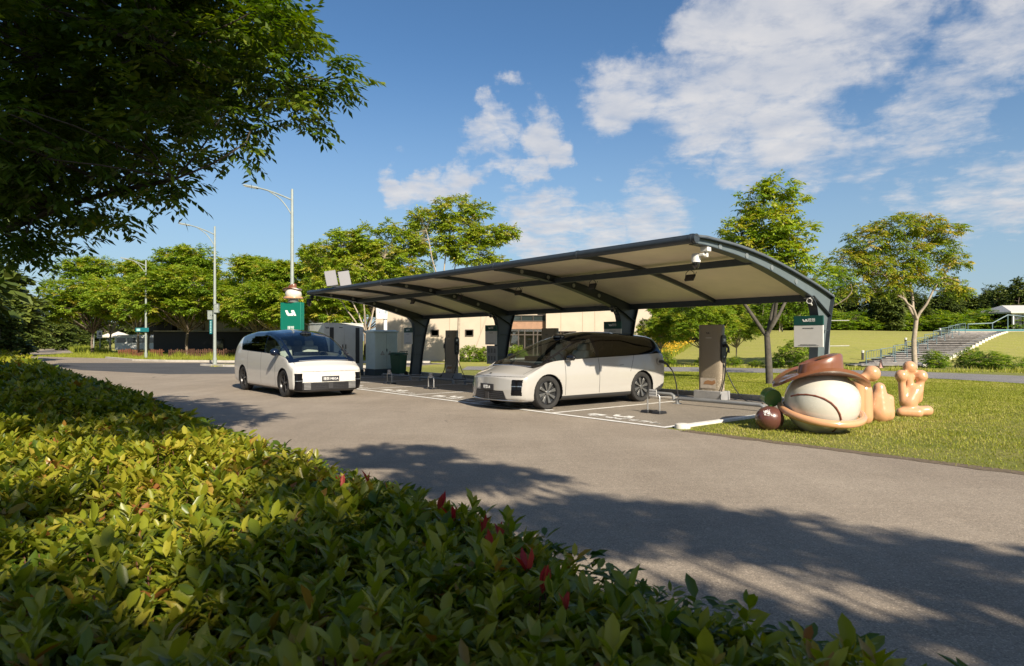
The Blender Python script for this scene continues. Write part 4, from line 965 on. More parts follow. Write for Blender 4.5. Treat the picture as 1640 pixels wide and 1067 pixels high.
def hat(parent, c, sx, sy, rz, top=.26, up=.14, th=.022, sc=1.0, droop=.12):
    M = Matrix.Rotation(rz, 3, 'Z'); c = Vector(c); n, m_ = 64, 14; V = []
    def zz(r, a):
        return (up*math.sin(a)**2-droop*math.cos(a)**2)*max(0, (r-.35)/.65)**1.7+.03*sc*math.sin(2*a+1)*r*r
    for lay in (0, 1):
        for j in range(m_+1):
            r = .25+.75*j/m_
            for k in range(n):
                a = 2*math.pi*k/n; x, y = sx*r*math.cos(a), sy*r*math.sin(a); V.append(M@Vector((x, y, zz(r, a)-(th if lay else 0)))+c)
    F = []; off = (m_+1)*n
    for j in range(m_):
        for k in range(n):
            a = j*n+k; b = j*n+(k+1) % n; F.append((a, a+n, b+n, b)); F.append((a+off, b+off, b+n+off, a+n+off))
    for k in range(n):
        a = m_*n+k; b = m_*n+(k+1) % n; F.append((a, a+off, b+off, b))
    mb = MB(); mb.add(V, F); mb.build('hat_brim', brown, parent, smooth=60)
    mb = MB(); V = []; prof = [(1.0, -.02), (.98, .25), (.95, .6), (.92, .88), (.84, 1.0), (.45, .97), (0.0, .82)]
    for r, z in prof:
        for k in range(40):
            a = 2*math.pi*k/40; x = .48*sx*r*math.cos(a); y = .46*sy*r*math.sin(a)
            slope = 1+.38*math.cos(a); dent = .10*math.exp(-(math.sin(a)*r*3)**2)*(1 if z > .9 else 0)
            V.append(M@Vector((x, y, top*(z*slope-dent)))+c)
    F = [(j*40+k, j*40+(k+1) % 40, (j+1)*40+(k+1) % 40, (j+1)*40+k) for j in range(len(prof)-1) for k in range(40)]
    mb.add(V, F); mb.build('hat_crown', brown, parent, smooth=50)
def ellipsoid(c, r, n=40, M=None):
    mb = MB(); M = (M or Matrix.Identity(3))@Matrix.Diagonal(r).to_3x3(); mb.lathe([(math.sin(a), -math.cos(a)) for a in np.linspace(0, math.pi, n//2+1)], c, n, M=M, cap=False); return mb
o = thing('ornament', 'small cream ball wearing a brown hat on top of the green pylon sign', 'sculpture', (-9.30, 27.9, 3.13), R(-18))
ellipsoid((0, 0, .36), (.34, .33, .29)).build('ball', cream, o)
mb = MB(); mb.tube([(.36*math.cos(a), .35*math.sin(a), .20) for a in np.linspace(0, 2*math.pi, 41)], .045, 10); mb.build('ring', peach, o)
mb = MB(); mb.lathe([(.2, 0), (.24, .06), (.2, .12)], (0, 0, 0), 24); mb.build('stand', galv, o)
hat(o, (-.06, 0, .58), .42, .34, 0, top=.17, up=.06, sc=.5, droop=.07, th=.015)
# ---------------------------------------------------------------- big sculpture on the lawn (plain shapes, no face)
EC = Vector((5.22, 11.05, .475)); ER = Vector((.585, .60, .56))
t = thing('sculpture', 'glossy cream egg shaped sculpture with peach ring and brown cowboy hat on the lawn', 'sculpture', (EC.x, EC.y, 0))
EM = Matrix.Rotation(R(4), 3, 'Y')@Matrix.Rotation(R(-6), 3, 'X')
def egg():
    mb = MB(); V = []; n, m_ = 72, 40
    for j in range(m_+1):
        ph = math.pi*j/m_; r = math.sin(ph); z = -math.cos(ph); r2 = r*(1+.07*max(0, z)*(1-z))
        for k in range(n):
            a = 2*math.pi*k/n; V.append(EM@Vector((ER.x*r2*math.cos(a), ER.y*r2*math.sin(a), ER.z*z))+Vector((0, 0, EC.z)))
    mb.add(V, [(j*n+k, j*n+(k+1) % n, (j+1)*n+(k+1) % n, (j+1)*n+k) for j in range(m_) for k in range(n)]); return mb
egg().build('shell', cream, t, smooth=60)
seam = mat('seam_brown', (.17, .055, .035), .35)
def on_egg(x, z, lift=1.0):
    y = -math.sqrt(max(0.0, 1-(x/ER.x)**2-(z/ER.z)**2))*ER.y
    return EM@Vector((x*lift, y*lift, z*lift))+Vector((0, 0, EC.z))
mb = MB(); mb.tube([on_egg(x, z) for x, z in [(-.57, .06), (-.52, .085), (-.44, .09), (-.34, .075), (-.23, .035), (-.13, -.025), (-.05, -.10), (.02, -.19), (.07, -.28)]], .017, 8)
mb.tube([on_egg(x, z) for x, z in [(.06, -.36), (.055, -.42), (.04, -.48)]], .014, 8); mb.build('seam', seam, t)
mb = MB(); pts = []
for a in np.linspace(0, 2*math.pi, 73):
    x, y = .625*math.cos(a), .645*math.sin(a); pts.append(Vector((x-.01, y, .325+.145*math.sin(a)-.02*math.cos(a))))
mb.tube(pts, .062, 16, cap=False); mb.build('ring', peach, t)
hat(t, (-.03, -.02, .975), .77, .62, R(-4), top=.25, up=.13, th=.05, droop=.22)
def blob(name, label, loc, parts, material=peach, voxel=.022):
    mb = MB()
    for (a, b, r0, r1) in parts:
        a = Vector(a); b = Vector(b); d = (b-a); L_ = max(d.length, 1e-4); z = d.normalized() if d.length > 1e-4 else Vector((0, 0, 1)); q = z.to_track_quat('Z', 'Y').to_matrix()
        prof = [(r0*math.sin(x), -r0*math.cos(x)) for x in np.linspace(0, math.pi/2, 9)]+[(r1*math.cos(x), L_+r1*math.sin(x)) for x in np.linspace(0, math.pi/2, 9)]
        mb.lathe(prof, a, 26, M=q, cap=False)
    o = mb.build(name, material, None, smooth=60); o.location = loc
    rm = o.modifiers.new('remesh', 'REMESH'); rm.mode = 'VOXEL'; rm.voxel_size = voxel; rm.use_smooth_shade = True
    sm = o.modifiers.new('smooth', 'SMOOTH'); sm.factor = .6; sm.iterations = 9
    return tag(o, label, 'sculpture', 'glossy peach sculptures on the lawn')
blob('sculpture', 'upright peach capsule shaped sculpture touching the cream egg', (6.43, 12.0, 0), [((0, 0, .15), (0, .03, .60), .165, .165), ((-.02, 0, .12), (.02, 0, .12), .15, .15)])
blob('sculpture', 'lumpy peach sculpture with pointed top, between the capsule and the three knobbed one', (6.93, 12.35, 0), [((0, 0, .16), (0, .02, .62), .20, .11), ((.14, 0, .12), (.17, 0, .42), .13, .09), ((-.10, 0, .25), (-.05, 0, .45), .15, .12), ((-.08, -.02, .1), (.16, 0, .1), .12, .10)])
blob('sculpture', 'peach sculpture with three round knobs on stalks, farthest right on the lawn', (7.98, 13.15, 0), [((-.14, -.02, .30), (-.17, 0, .74), .085, .07), ((-.17, 0, .80), (-.17, 0, .81), .125, .125), ((.03, .06, .35), (.03, .08, .90), .10, .075), ((.04, .08, .97), (.04, .08, .98), .13, .13), ((.16, .02, .35), (.24, .04, .72), .10, .075), ((.25, .04, .80), (.25, .04, .81), .13, .12), ((-.03, 0, .28), (.10, .02, .48), .17, .15), ((-.22, -.06, .09), (.08, -.14, .08), .09, .10), ((.1, -.02, .1), (.34, -.02, .11), .10, .11)])
blob('sculpture', 'peach ball on a thin block behind the right end of the cowboy hat brim', (6.25, 11.75, 0), [((.20, .0, .92), (.20, 0, .93), .145, .145), ((-.05, 0, .1), (-.05, 0, .78), .11, .11), ((-.03, 0, .8), (.16, 0, .90), .09, .09)])
t = thing('sculpture', 'dark red brown ball with white scribbles lying left of the cream egg', 'sculpture', (4.38, 11.15, 0)); ellipsoid((0, 0, .19), (.235, .22, .21)).build('ball', mat('dark_red', (.115, .045, .035), .3, coat=.6), t)
mb = MB(); r = random.Random(7)
for k in range(6):
    pp = []
    for i in range(6):
        x = -.09+r.uniform(-.06, .06); z = .12+r.uniform(-.06, .05); y = -math.sqrt(max(.01, 1-(x/.235)**2-(z/.21)**2))*.22; pp.append((x*1.005, y*1.005, .19+z*1.005))
    mb.tube(pp, .004, 5)
mb.build('scribble', inkw, t)
t = thing('sculpture', 'green disc fronted drum standing between the dark ball and the cream egg', 'sculpture', (4.50, 11.35, 0)); mb = MB(); mb.tube([(0, -.06, .52), (0, .16, .55)], [.15, .15], 36); mb.build('drum', mat('leaf_green', (.055, .17, .03), .35, coat=.4), t, bevel=.012); mb = MB(); mb.tube([(0, .05, 0), (0, .05, .45)], .05, 12); mb.build('post', mat('dark_red', (0, 0, 0)), t)
# ---------------------------------------------------------------- street lamps
lampm = mat('lamp_grey', (.33, .37, .345), .4, var=.08, metal=.2)
def lamp():
    t = thing('street_lamp', 'x', 'street lamp', (0, 0, 0), 0, 'tall grey lamps along the road')
    mb = MB(); mb.tube([(0, 0, 0), (0, 0, 4), (0, 0, 8.2)], [.095, .08, .055], 14); mb.tube([(0, 0, 0), (0, 0, .5)], .12, 14); mb.tube([(0, 0, 8.2), (0, 0, 8.24)], .05, 12); mb.build('pole', lampm, t)
    mb = MB(); mb.tube(smooth_pts([(0, 0, 7.75), (-.5, 0, 7.97), (-1.1, 0, 8.2), (-1.55, 0, 8.33)], 5), [.035]*15+[.03], 10)
    mb.tube(smooth_pts([(0, 0, 7.05), (-.25, 0, 7.45), (-.6, 0, 7.85), (-1.1, 0, 8.18)], 5), .026, 10); mb.build('arm', lampm, t)
    mb = MB(); M = Matrix.Rotation(R(12), 3, 'Y'); mb.box((-1.92, 0, 8.42), (.80, .24, .07), M=M, top=(.85, .7)); hd = mb.build('head', lampm, t, bevel=.02)
    mb = MB(); mb.box((-1.95, 0, 8.375), (.60, .18, .03), M=M); mb.build('lens', mat('lens_pale', (.45, .42, .34), .2), hd); return t
lp = lamp()
lamps = [((-9.76, 29.1), 'tall street lamp rising behind the green pylon sign, its pole tallest in view'), ((-17.5, 38.6), 'tall street lamp on the grass island carrying a teal banner and grey boxes'), ((-30.6, 54.8), 'street lamp in front of the left row of trees, a teal board on its pole'), ((-60, 94), 'farthest street lamp, small beside the pale road at the left')]
for k, ((x, y), lb) in enumerate(lamps):
    o = lp if k == 0 else copy_tree(lp); o.location = (x, y, 0); o.rotation_euler = (0, 0, R(-8)); o['label'] = lb
teal = mat('teal_board', (.01, .13, .15), .4)
t = thing('banner', 'narrow teal banner board fixed to the island street lamp', 'sign', (-17.68, 38.5, 1.9), 0); mb = MB(); mb.box((0, 0, .43), (.16, .05, .86)); bb = mb.build('board', teal, t, bevel=.01)
mb = MB()
for k in range(8): mb.box((0, -.027, .10+k*.09), (.07, .006, .05))
mb.build('lettering', mat('pale_teal', (.35, .55, .55), .5), bb)
for q, (dx, z) in enumerate([(-.22, 3.05), (.16, 3.45)]):
    t = thing('control_box', ['grey control box on the left of the island street lamp, lower of the pair', 'grey control box on the right of the island street lamp, upper of the pair'][q], 'box', (-17.5+dx, 38.5, z-.3), 0, 'grey boxes on the island lamp')
    mb = MB(); mb.box((0, 0, .25), (.24, .2, .50)); mb.box((0, -.005, .51), (.28, .24, .03)); mb.build('body', lampm, t, bevel=.012); mb = MB(); mb.box((.07, -.105, .25), (.02, .02, .08)); mb.build('handle', steel, t); mb = MB(); mb.box((-.1 if dx > 0 else .1, 0, .25), (.12, .06, .05)); mb.build('bracket', steel, t)
t = thing('control_box', 'white equipment box on a white pole behind the pale cabinet', 'box', (-6.15, 31.2, 0), R(15))
mb = MB(); mb.tube([(0.12, 0, 0), (0.12, 0, 2.6)], .09, 14); mb.build('pole', white_metal, t)
mb = MB(); mb.box((-.05, 0, 2.80), (.52, .30, .52)); mb.build('box', white_metal, t, bevel=.015); mb = MB(); mb.box((.0, -.155, 2.80), (.02, .01, .48)); mb.box((-.16, -.156, 2.86), (.08, .01, .10)); mb.box((.12, -.156, 2.86), (.12, .01, .12)); mb.build('door_marks', mat('mark_grey', (.3, .35, .37), .4), t)
t = thing('teal_sign', 'small teal direction board on the street lamp before the left trees', 'sign', (-30.9, 54.6, 2.25)); mb = MB(); mb.box((.1, 0, .16), (1.1, .05, .34)); mb.build('board', teal, t, bevel=.01); mb = MB(); mb.box((-.2, -.03, .16), (.3, .01, .2)); mb.build('lettering', mat('pale_teal', (0, 0, 0)), t)
t = thing('road_sign', 'small white road sign with dark mark on a thin post at the far left', 'sign', (-46.5, 74, 0)); mb = MB(); mb.tube([(0, 0, 0), (0, 0, 3.0)], .05, 8); mb.build('post', lampm, t); mb = MB(); mb.box((0, -.08, 2.2), (.62, .04, .85)); bo = mb.build('board', white_metal, t, bevel=.01); mb = MB(); mb.box((.05, -.105, 2.3), (.25, .01, .3)); mb.box((0, -.105, 1.98), (.4, .01, .07)); mb.build('mark', inkg, bo)
# thin pole beside the nearest column
t = thing('post', 'thin grey post with two short cross arms right behind the nearest canopy column', 'post', (7.72, 16.0, 0)); mb = MB(); mb.tube([(0, 0, 0), (0, 0, 2.62)], .035, 10); mb.build('pole', galv, t)
for z in (2.0, 1.38): mb = MB(); mb.tube([(0, 0, z), (.52, .02, z+.005)], .010, 6); mb.build('arm', galv, t)
mb = MB(); mb.box((0.04, 0, 2.63), (.16, .05, .03)); mb.build('cap', galv, t)
# ---------------------------------------------------------------- buildings behind
wallm = mat('beige_panel', (.50, .425, .335), .8, var=.06, vscale=1.2, bump=.1); woodm = mat('timber_band', (.33, .19, .12), .7, var=.15)
winf = mat('window_frame_brown', (.07, .055, .045), .5); wing = mat('window_dark', (.03, .04, .04), .06, coat=1); pane = glass('door_glass', (.75, .8, .78), .2)
t = thing('pavilion', 'low beige panelled building with glass entrance seen under the canopy', 'building', (0, 48.3, 0))
mb = MB(); mb.box((-5.15, 3, 2.45), (9.8, 6, 4.9)); mb.box((6.4, 3, 2.45), (7.8, 6, 4.9)); mb.box((1.13, 3.6, 4.15), (2.74, 4.8, 1.5)); mb.build('wall', wallm, t, bevel=.02)
mb = MB(); mb.box((1.13, .55, 2.66), (2.74, .1, .56)); mb.build('timber_band', woodm, t)
mb = MB(); mb.box((1.13, 4.5, 1.6), (2.74, .1, 3.4)); mb.box((1.13, 2.5, .02), (2.74, 4, .04)); mb.build('lobby', mat('lobby_pale', (.5, .47, .4), .8), t)
mb = MB(); mb.box((0.1, 3, 4.96), (20.5, 6.2, .12)); mb.build('roof', conc, t, bevel=.02)
mb = MB()
for x in (-9.2, -8.1, -7.0, -4.6, -2.3, -1.6, 3.6, 5.2, 6.1, 8.3): mb.box((x, -.004, 2.45), (.03, .012, 4.88))
mb.build('panel_joint', mat('joint_tan', (.33, .26, .19), .9), t, smooth=None)
for (x0, x1, z0, z1, w) in ((-5.95, -5.40, 1.86, 2.30, 'w'), (-3.42, -2.86, 1.86, 2.30, 'w'), (3.3, 4.7, 1.85, 2.18, 'w'), (.0-.2, 2.46, 2.98, 3.38, 'w')):
    f = MB(); cx_, cz_ = (x0+x1)/2, (z0+z1)/2; yy = -.02 if x0 != -.2 else .5
    for q in (-1, 1): f.box((cx_+q*(x1-x0)/2, yy, cz_), (.06, .09, z1-z0+.06)); f.box((cx_, yy, cz_+q*(z1-z0)/2), (x1-x0-.06, .085, .06))
    if x1-x0 > 1:
        for q in (-1, 1): f.box((cx_+q*(x1-x0)/6, yy, cz_), (.05, .08, z1-z0-.06))
    w_ = f.build('window', winf, t); g = MB(); g.box((cx_, yy+.03, cz_), (x1-x0-.05, .02, z1-z0-.05)); g.build('pane', wing, w_)
f = MB(); yy = .55
for x in (-.2, .48, .95, 1.6, 1.9, 2.46): f.box((x, yy, 1.2), (.09, .09, 2.36))
for z in (.05, 1.95, 2.34): f.box((1.13, yy, z), (2.6, .08, .08))
d = f.build('entrance_door', winf, t); g = MB(); g.box((1.13, yy, 1.2), (2.6, .015, 2.28)); g.build('pane', pane, d)
# sloping fin on the wall
mb = MB(); mb.add([(-3.0, -.02, 0), (-1.65, -.02, 3.9), (-1.55, -.02, 3.9), (-1.2, -.02, 0), (-3.0, -.10, 0), (-1.65, -.10, 3.9), (-1.55, -.10, 3.9), (-1.2, -.10, 0)], [(7, 6, 5, 4), (0, 1, 5, 4), (2, 3, 7, 6), (1, 2, 6, 5)]); mb.build('fin', mat('fin_tan', (.50, .42, .33), .8), t, smooth=None)
# container cafe with outside stair at the left
t = thing('container_building', 'black based white topped container building with outdoor stair behind the left trees', 'building', (-24.2, 66, 0))
blk = mat('black_cladding', (.012, .013, .018), .5, var=.2); wht = mat('white_cladding', (.72, .68, .58), .6, var=.05)
mb = MB(); mb.box((-5.3, 3, 1.2), (13.2, 6, 2.4)); mb.box((-11.6, 2.5, 3.1), (3.2, 5, 1.3)); mb.build('base', blk, t, bevel=.02)
mb = MB(); mb.box((-6.8, 3.4, 3.9), (6.4, 5, 2.9)); mb.box((-2.9, 3.8, 3.9), (1.2, 5, 2.9)); mb.box((.8, 3.4, 4.1), (5.2, 5, 3.3)); mb.build('upper_storey', wht, t, bevel=.02)
mb = MB(); mb.box((-4.2, 1.2, 2.46), (15, 3.2, .12)); mb.build('deck', conc, t)
mb = MB()
for x in np.arange(-9.0, 1.2, .42): mb.box((x, -.32, 2.95), (.03, .03, .9))
mb.box((-3.9, -.32, 3.42), (10.4, .05, .05))
for k in range(12): mb.box((1.6+k*.36, -.3, 2.4-k*.19+.45), (.03, .03, .9))
mb.tube([(1.4, -.3, 3.35), (5.7, -.3, 1.05)], .035, 6); mb.build('railing', mat('pale_rail', (.5, .5, .48), .5), t)
mb = MB()
for k in range(12): mb.box((1.6+k*.36, .25, 2.35-k*.195), (.36, 1.0, .05))
mb.tube([(1.3, -.28, 2.4), (5.7, -.28, .05)], .07, 6); mb.tube([(1.6, -.3, 0), (1.6, -.3, 2.4)], .06, 8); mb.build('stair', conc, t)
for (x, z) in ((-3.4, 3.6), (-1.9, 3.6), (-5.2, 1.2), (-1.2, 1.2), (1.2, 4.4)):
    f = MB(); f.box((x, .82 if z > 3 else -.02, z), (.8, .1, 1.5 if z > 3 else 1.1)); w_ = f.build('window', winf, t); g = MB(); g.box((x, .765 if z > 3 else -.075, z), (.7, .02, 1.4 if z > 3 else 1.0)); g.build('pane', wing, w_)
# small glass house on the hill
t = thing('hill_pavilion', 'low white roofed glass fronted pavilion on top of the grassy slope', 'building', (60.4, 79, float(ground_z(62, 79))-.1), R(-4)); t.scale = (.9, .9, .9)
mb = MB(); mb.box((10, 3.5, .1), (21, 7.5, .3)); mb.build('base', conc, t)
mb = MB(); mb.add([(-.6, -.5, 2.45), (22, -.5, 2.45), (22, 8, 2.45), (-.6, 8, 2.45), (-.6, -.5, 2.65), (22, -.5, 2.65), (22, 8, 2.65), (-.6, 8, 2.65), (.6, 3.2, 3.65), (22, 3.2, 3.65)], [(3, 2, 1, 0), (0, 1, 5, 4), (4, 5, 9, 8), (0, 4, 8, 7, 3), (7, 8, 9, 6), (2, 3, 7, 6)]); mb.build('roof', mat('pale_roof', (.55, .53, .50), .6), t, smooth=None)
mb = MB()
for x in np.arange(0, 21, 1.55): mb.box((x, .0, 1.3), (.14, .14, 2.4))
mb.box((10, 0, 2.38), (20.4, .12, .2)); mb.build('post', white_metal, t)
mb = MB(); mb.box((10, .3, 1.3), (20, .04, 2.2)); mb.build('glass_front', mat('glass_grey', (.075, .08, .095), .15, coat=.6), t)
t = thing('water_tank', 'small blue box standing before the glass front of the hill pavilion', 'box', (63.5, 77.2, float(ground_z(63.5, 77.2)))); mb = MB(); mb.box((0, 0, .45), (1.5, .6, .8)); mb.box((0, 0, .9), (1.3, .5, .1)); mb.build('body', mat('tank_blue', (.02, .12, .30), .4), t, bevel=.04)
# stepped walk up the slope
stm = mat('weathered_deck', (.235, .22, .205), .85, var=.3, vscale=3, bump=.3); edm = mat('pale_edge', (.66, .63, .56), .8)
t = thing('stepped_walk', 'wide grey stepped walk climbing the grass slope towards the hill pavilion', 'steps', (0, 0, 0))
mb = MB(); me_ = MB(); mr_ = MB(); NST = 24
for k in range(NST):
    y0 = 37.9+k*(62-37.9)/NST; dy = (62-37.9)/NST; xl = 19.8+(y0-37.9)*.93; xr = xl+3.9+k*.03
    z = float(ground_z((xl+xr)/2, y0+dy/2))+.10
    mb.box(((xl+xr)/2, y0+dy/2+.02, z-.03), (xr-xl, dy+.03, .06)); mr_.box(((xl+xr)/2, y0+dy/2+.10, z-.26), (xr-xl-.06, dy-.02, .40)); me_.box((xr+.12, y0+dy/2, z-.2), (.22, dy+.16, .5))
mb.build('tread', stm, t, smooth=None, bevel=.015); mr_.build('riser', mat('riser_dark', (.075, .07, .065), .9, var=.3), t, smooth=None); me_.build('edge', edm, t, smooth=None)
rl = None; nmr = ['lowest', 'second lowest', 'third lowest', 'fourth lowest', 'fifth lowest', 'sixth', 'seventh', 'eighth', 'ninth', 'highest']
railm = mat('rail_blue_grey', (.13, .20, .22), .5)
for k in range(10):
    y0 = 38.6+k*2.3; xl = 20.2+(y0-37.9)*.93
    if rl is None:
        rl = thing('handrail', 'x', 'railing', (0, 0, 0), 0, 'short handrails along the stepped walk')
        mb = MB(); mb.tube([(0, 0, 0), (0, 0, .78), (.9, 0, .90), (.9, 0, .0)], .03, 8); mb.tube([(0, 0, .35), (.9, 0, .42)], .02, 6)
        for q in range(1, 6): mb.tube([(q*.15, 0, .36), (q*.15, 0, .80)], .010, 5)
        mb.build('rail', railm, rl); mb = MB(); mb.box((0, 0, .02), (.16, .16, .03)); mb.box((.9, 0, .02), (.16, .16, .03)); mb.build('foot', railm, rl); o = rl
    else: o = copy_tree(rl)
    o.location = (xl, y0, float(ground_z(xl+2, y0))+.08); o['label'] = 'blue grey handrail on the stepped walk, %s of the ten' % nmr[k]
t = thing('ramp_rail', 'longer sloping handrail at the top of the stepped walk before the hill pavilion', 'railing', (44.5, 64, float(ground_z(44.5, 64)))); mb = MB(); mb.tube([(0, 0, 0), (0, 0, .8), (2.4, 0, .9), (3.9, 0, 1.7), (6, 0, 1.5), (6, 0, 0)], .05, 8); mb.tube([(2.4, 0, 0), (2.4, 0, .9)], .04, 6); mb.tube([(3.9, 0, 0), (3.9, 0, 1.7)], .04, 6); mb.build('rail', railm, t)
mb = MB(); mb.box((2, 0, .02), (.2, .2, .04)); mb.build('foot', railm, t)
t = thing('pool_kerb', 'low teal edged platform at the top of the stepped walk', 'platform', (49, 64.5, float(ground_z(49, 64.5)))); mb = MB(); mb.box((0, 0, .08), (13, 2.0, .25)); mb.build('slab', conc, t); mb = MB(); mb.box((0, -1.02, .12), (13, .05, .14)); mb.build('teal_edge', mat('teal_edge', (.05, .20, .24), .5), t)
bl = None
for k, (x, y, lb) in enumerate([(23.0, 43.0, 'short bollard lamp on the slope at the foot of the stepped walk'), (30.2, 50.3, 'short bollard lamp halfway up, left of the stepped walk'), (38.0, 58.2, 'short bollard lamp left of the top of the stepped walk'), (46.0, 55.2, 'dark bollard right of the upper stepped walk'), (58.5, 63.0, 'farthest right bollard near the hill pavilion')]):
    if bl is None:
        bl = thing('bollard_lamp', 'x', 'bollard', (0, 0, 0), 0, 'bollard lamps on the slope'); mb = MB(); mb.lathe([(.10, -.1), (.10, .62)], (0, 0, 0), 16); mb.build('post', mat('bollard_dark', (.06, .06, .06), .5), bl); mb = MB(); mb.lathe([(.10, .62), (.10, .74), (.13, .74), (.13, .79), (0, .81)], (0, 0, 0), 16); mb.build('head', white_metal, bl); o = bl
    else: o = copy_tree(bl)
    o.location = (x, y, float(ground_z(x, y))); o.scale = (.8, .8, .75); o['label'] = lb
t = thing('traffic_cone', 'small faded pink cone at the foot of the stepped walk', 'cone', (20.6, 36.6, 0)); mb = MB(); mb.lathe([(.12, .02), (.03, .48), (0, .49)], (0, 0, 0), 16); mb.build('cone', mat('faded_cone', (.62, .36, .30), .6), t); mb = MB(); mb.box((0, 0, .02), (.3, .3, .035)); mb.build('foot', mat('faded_cone', (0, 0, 0)), t)
# far left: white vans and parasols behind the verge
def parasol(x, y, w, label):
    t = thing('parasol', label, 'parasol', (x, y, 0), 0, 'cream parasols beyond the left trees'); mb = MB(); mb.lathe([(w, 1.95), (w, 2.12), (w*.5, 2.55), (.02, 2.85)], (0, 0, 0), 8, cap=False); mb.build('canopy', mat('parasol_cream', (.72, .66, .55), .8), t, smooth=None); mb = MB(); mb.tube([(0, 0, 0), (0, 0, 2.8)], .04, 8); mb.build('pole', winf, t)
parasol(-55.5, 92, 2.0, 'cream parasol standing alone at the left, beside the pale road'); parasol(-42.5, 88, 2.6, 'cream parasol between the tree trunks, right of the white van'); parasol(-38.0, 87, 2.4, 'cream parasol nearest the black container building'); parasol(-47.0, 96, 2.3, 'cream parasol partly hidden behind the white van')
t = thing('parked_van', 'white van with dark windows seen between the left tree trunks', 'van', (-47.6, 84, 0), R(4))
mb = MB(); mb.box((0, 0, 1.15), (5.4, 2.0, 1.7)); mb.box((-.1, 0, 2.1), (5.0, 1.9, .25), top=(.95, .9)); mb.build('body', white_metal, t, bevel=.12, seg=3)
mb = MB()
for x in (-1.9, -.6, .7, 1.95): mb.box((x, -1.005, 1.55), (1.1, .02, .62))
mb.build('window', wing, t, bevel=.01)
for x in (-1.7, 1.7):
    for y in (-.85, .85): mb = MB(); mb.tube([(x, y-.13, .36), (x, y+.13, .36)], .36, 22); mb.build('wheel', rubber, t, bevel=.03)
# picket fence
def pickets(x0, y0, x1, y1, label, m, h=.8, seed=1):
    t = thing('picket_fence', label, 'fence', (x0, y0, 0), math.atan2(y1-y0, x1-x0), 'picket fences on the verge'); L_ = math.hypot(x1-x0, y1-y0); r = random.Random(seed); mb = MB(); n = int(L_/.20)
    for k in range(n):
        hh = h*r.uniform(.86, 1.05); mb.box((k*.20, r.uniform(-.02, .02), hh/2), (.11, .03, hh), R(r.uniform(-4, 4)))
    mb.build('pickets', m, t, smooth=None); mb.kind = 0
    mb = MB(); mb.box((L_/2, .04, h*.3), (L_, .03, .07)); mb.box((L_/2, .04, h*.75), (L_, .03, .07)); mb.build('rail', m, t, smooth=None)
pickets(-34.5, 57.5, -30.0, 56.5, 'bright orange brown picket fence left of the street lamp', mat('orange_wood', (.16, .06, .028), .8, var=.25))
pickets(-29.6, 56.6, -12, 53.5, 'dark brown picket fence running behind the verge trees', mat('brown_wood', (.09, .042, .024), .8, var=.3), seed=3)
# ---------------------------------------------------------------- foliage
def foliage_mat(name, cols, rough=.5, trans=.30, spec=.35):
    m = bpy.data.materials.new(name); N, L, p = nodes(m); p.inputs['Roughness'].default_value = rough; p.inputs['Specular IOR Level'].default_value = spec
    a = N.new('ShaderNodeAttribute'); a.attribute_name = 'tint'; cr = N.new('ShaderNodeValToRGB'); L.new(a.outputs['Fac'], cr.inputs[0]); e = cr.color_ramp.elements
    while len(e) < len(cols): e.new(.5)
    for k, (pos, c) in enumerate(cols): e[k].position = pos; e[k].color = (*c, 1)
    L.new(cr.outputs[0], p.inputs['Base Color'])
    t = N.new('ShaderNodeBsdfTranslucent'); hs = N.new('ShaderNodeHueSaturation'); hs.inputs['Saturation'].default_value = 1.15; hs.inputs['Value'].default_value = 1.3; L.new(cr.outputs[0], hs.inputs['Color']); L.new(hs.outputs[0], t.inputs[0])
    mx = N.new('ShaderNodeMixShader'); mx.inputs[0].default_value = trans; L.new(p.outputs[0], mx.inputs[1]); L.new(t.outputs[0], mx.inputs[2]); L.new(mx.outputs[0], N['Material Output'].inputs[0])
    return m
def unit(v): return v/np.maximum(np.linalg.norm(v, axis=-1, keepdims=True), 1e-9)
def leaf_quads(P, A, Nn, L, Wd):
    """diamond leaf: P base, A axis, Nn normal"""
    S = unit(np.cross(A, Nn)); L = np.asarray(L)[:, None]; Wd = np.asarray(Wd)[:, None]
    m = P+A*L*.48
    V = np.stack([P, m+S*Wd/2, P+A*L-Nn*L*.10, m-S*Wd/2], 1).reshape(-1, 3); F = np.arange(len(P)*4).reshape(-1, 4); return V, F
def leaf_fine(P, A, Nn, L, Wd):
    """oval folded leaf with a midrib: two pentagons"""
    S = unit(np.cross(A, Nn)); L = np.asarray(L)[:, None]; Wd = np.asarray(Wd)[:, None]; u = Nn
    b = P; m = P+A*L*.5-u*L*.05; t = P+A*L-u*L*.16
    l1 = P+A*L*.30+S*Wd*.45+u*Wd*.12; l2 = P+A*L*.68+S*Wd*.44+u*Wd*.06-u*L*.03; r1 = P+A*L*.30-S*Wd*.45+u*Wd*.12; r2 = P+A*L*.68-S*Wd*.44+u*Wd*.06-u*L*.03
    V = np.stack([b, m, t, l1, l2, r1, r2], 1).reshape(-1, 3); o = np.arange(len(P))[:, None]*7
    F = np.stack([o+np.array([0, 3, 4, 2, 1]), o+np.array([0, 1, 2, 6, 5])], 1).reshape(-1, 5); return V, F
def rand_dirs(rs, n): v = rs.normal(size=(n, 3)); return unit(v)
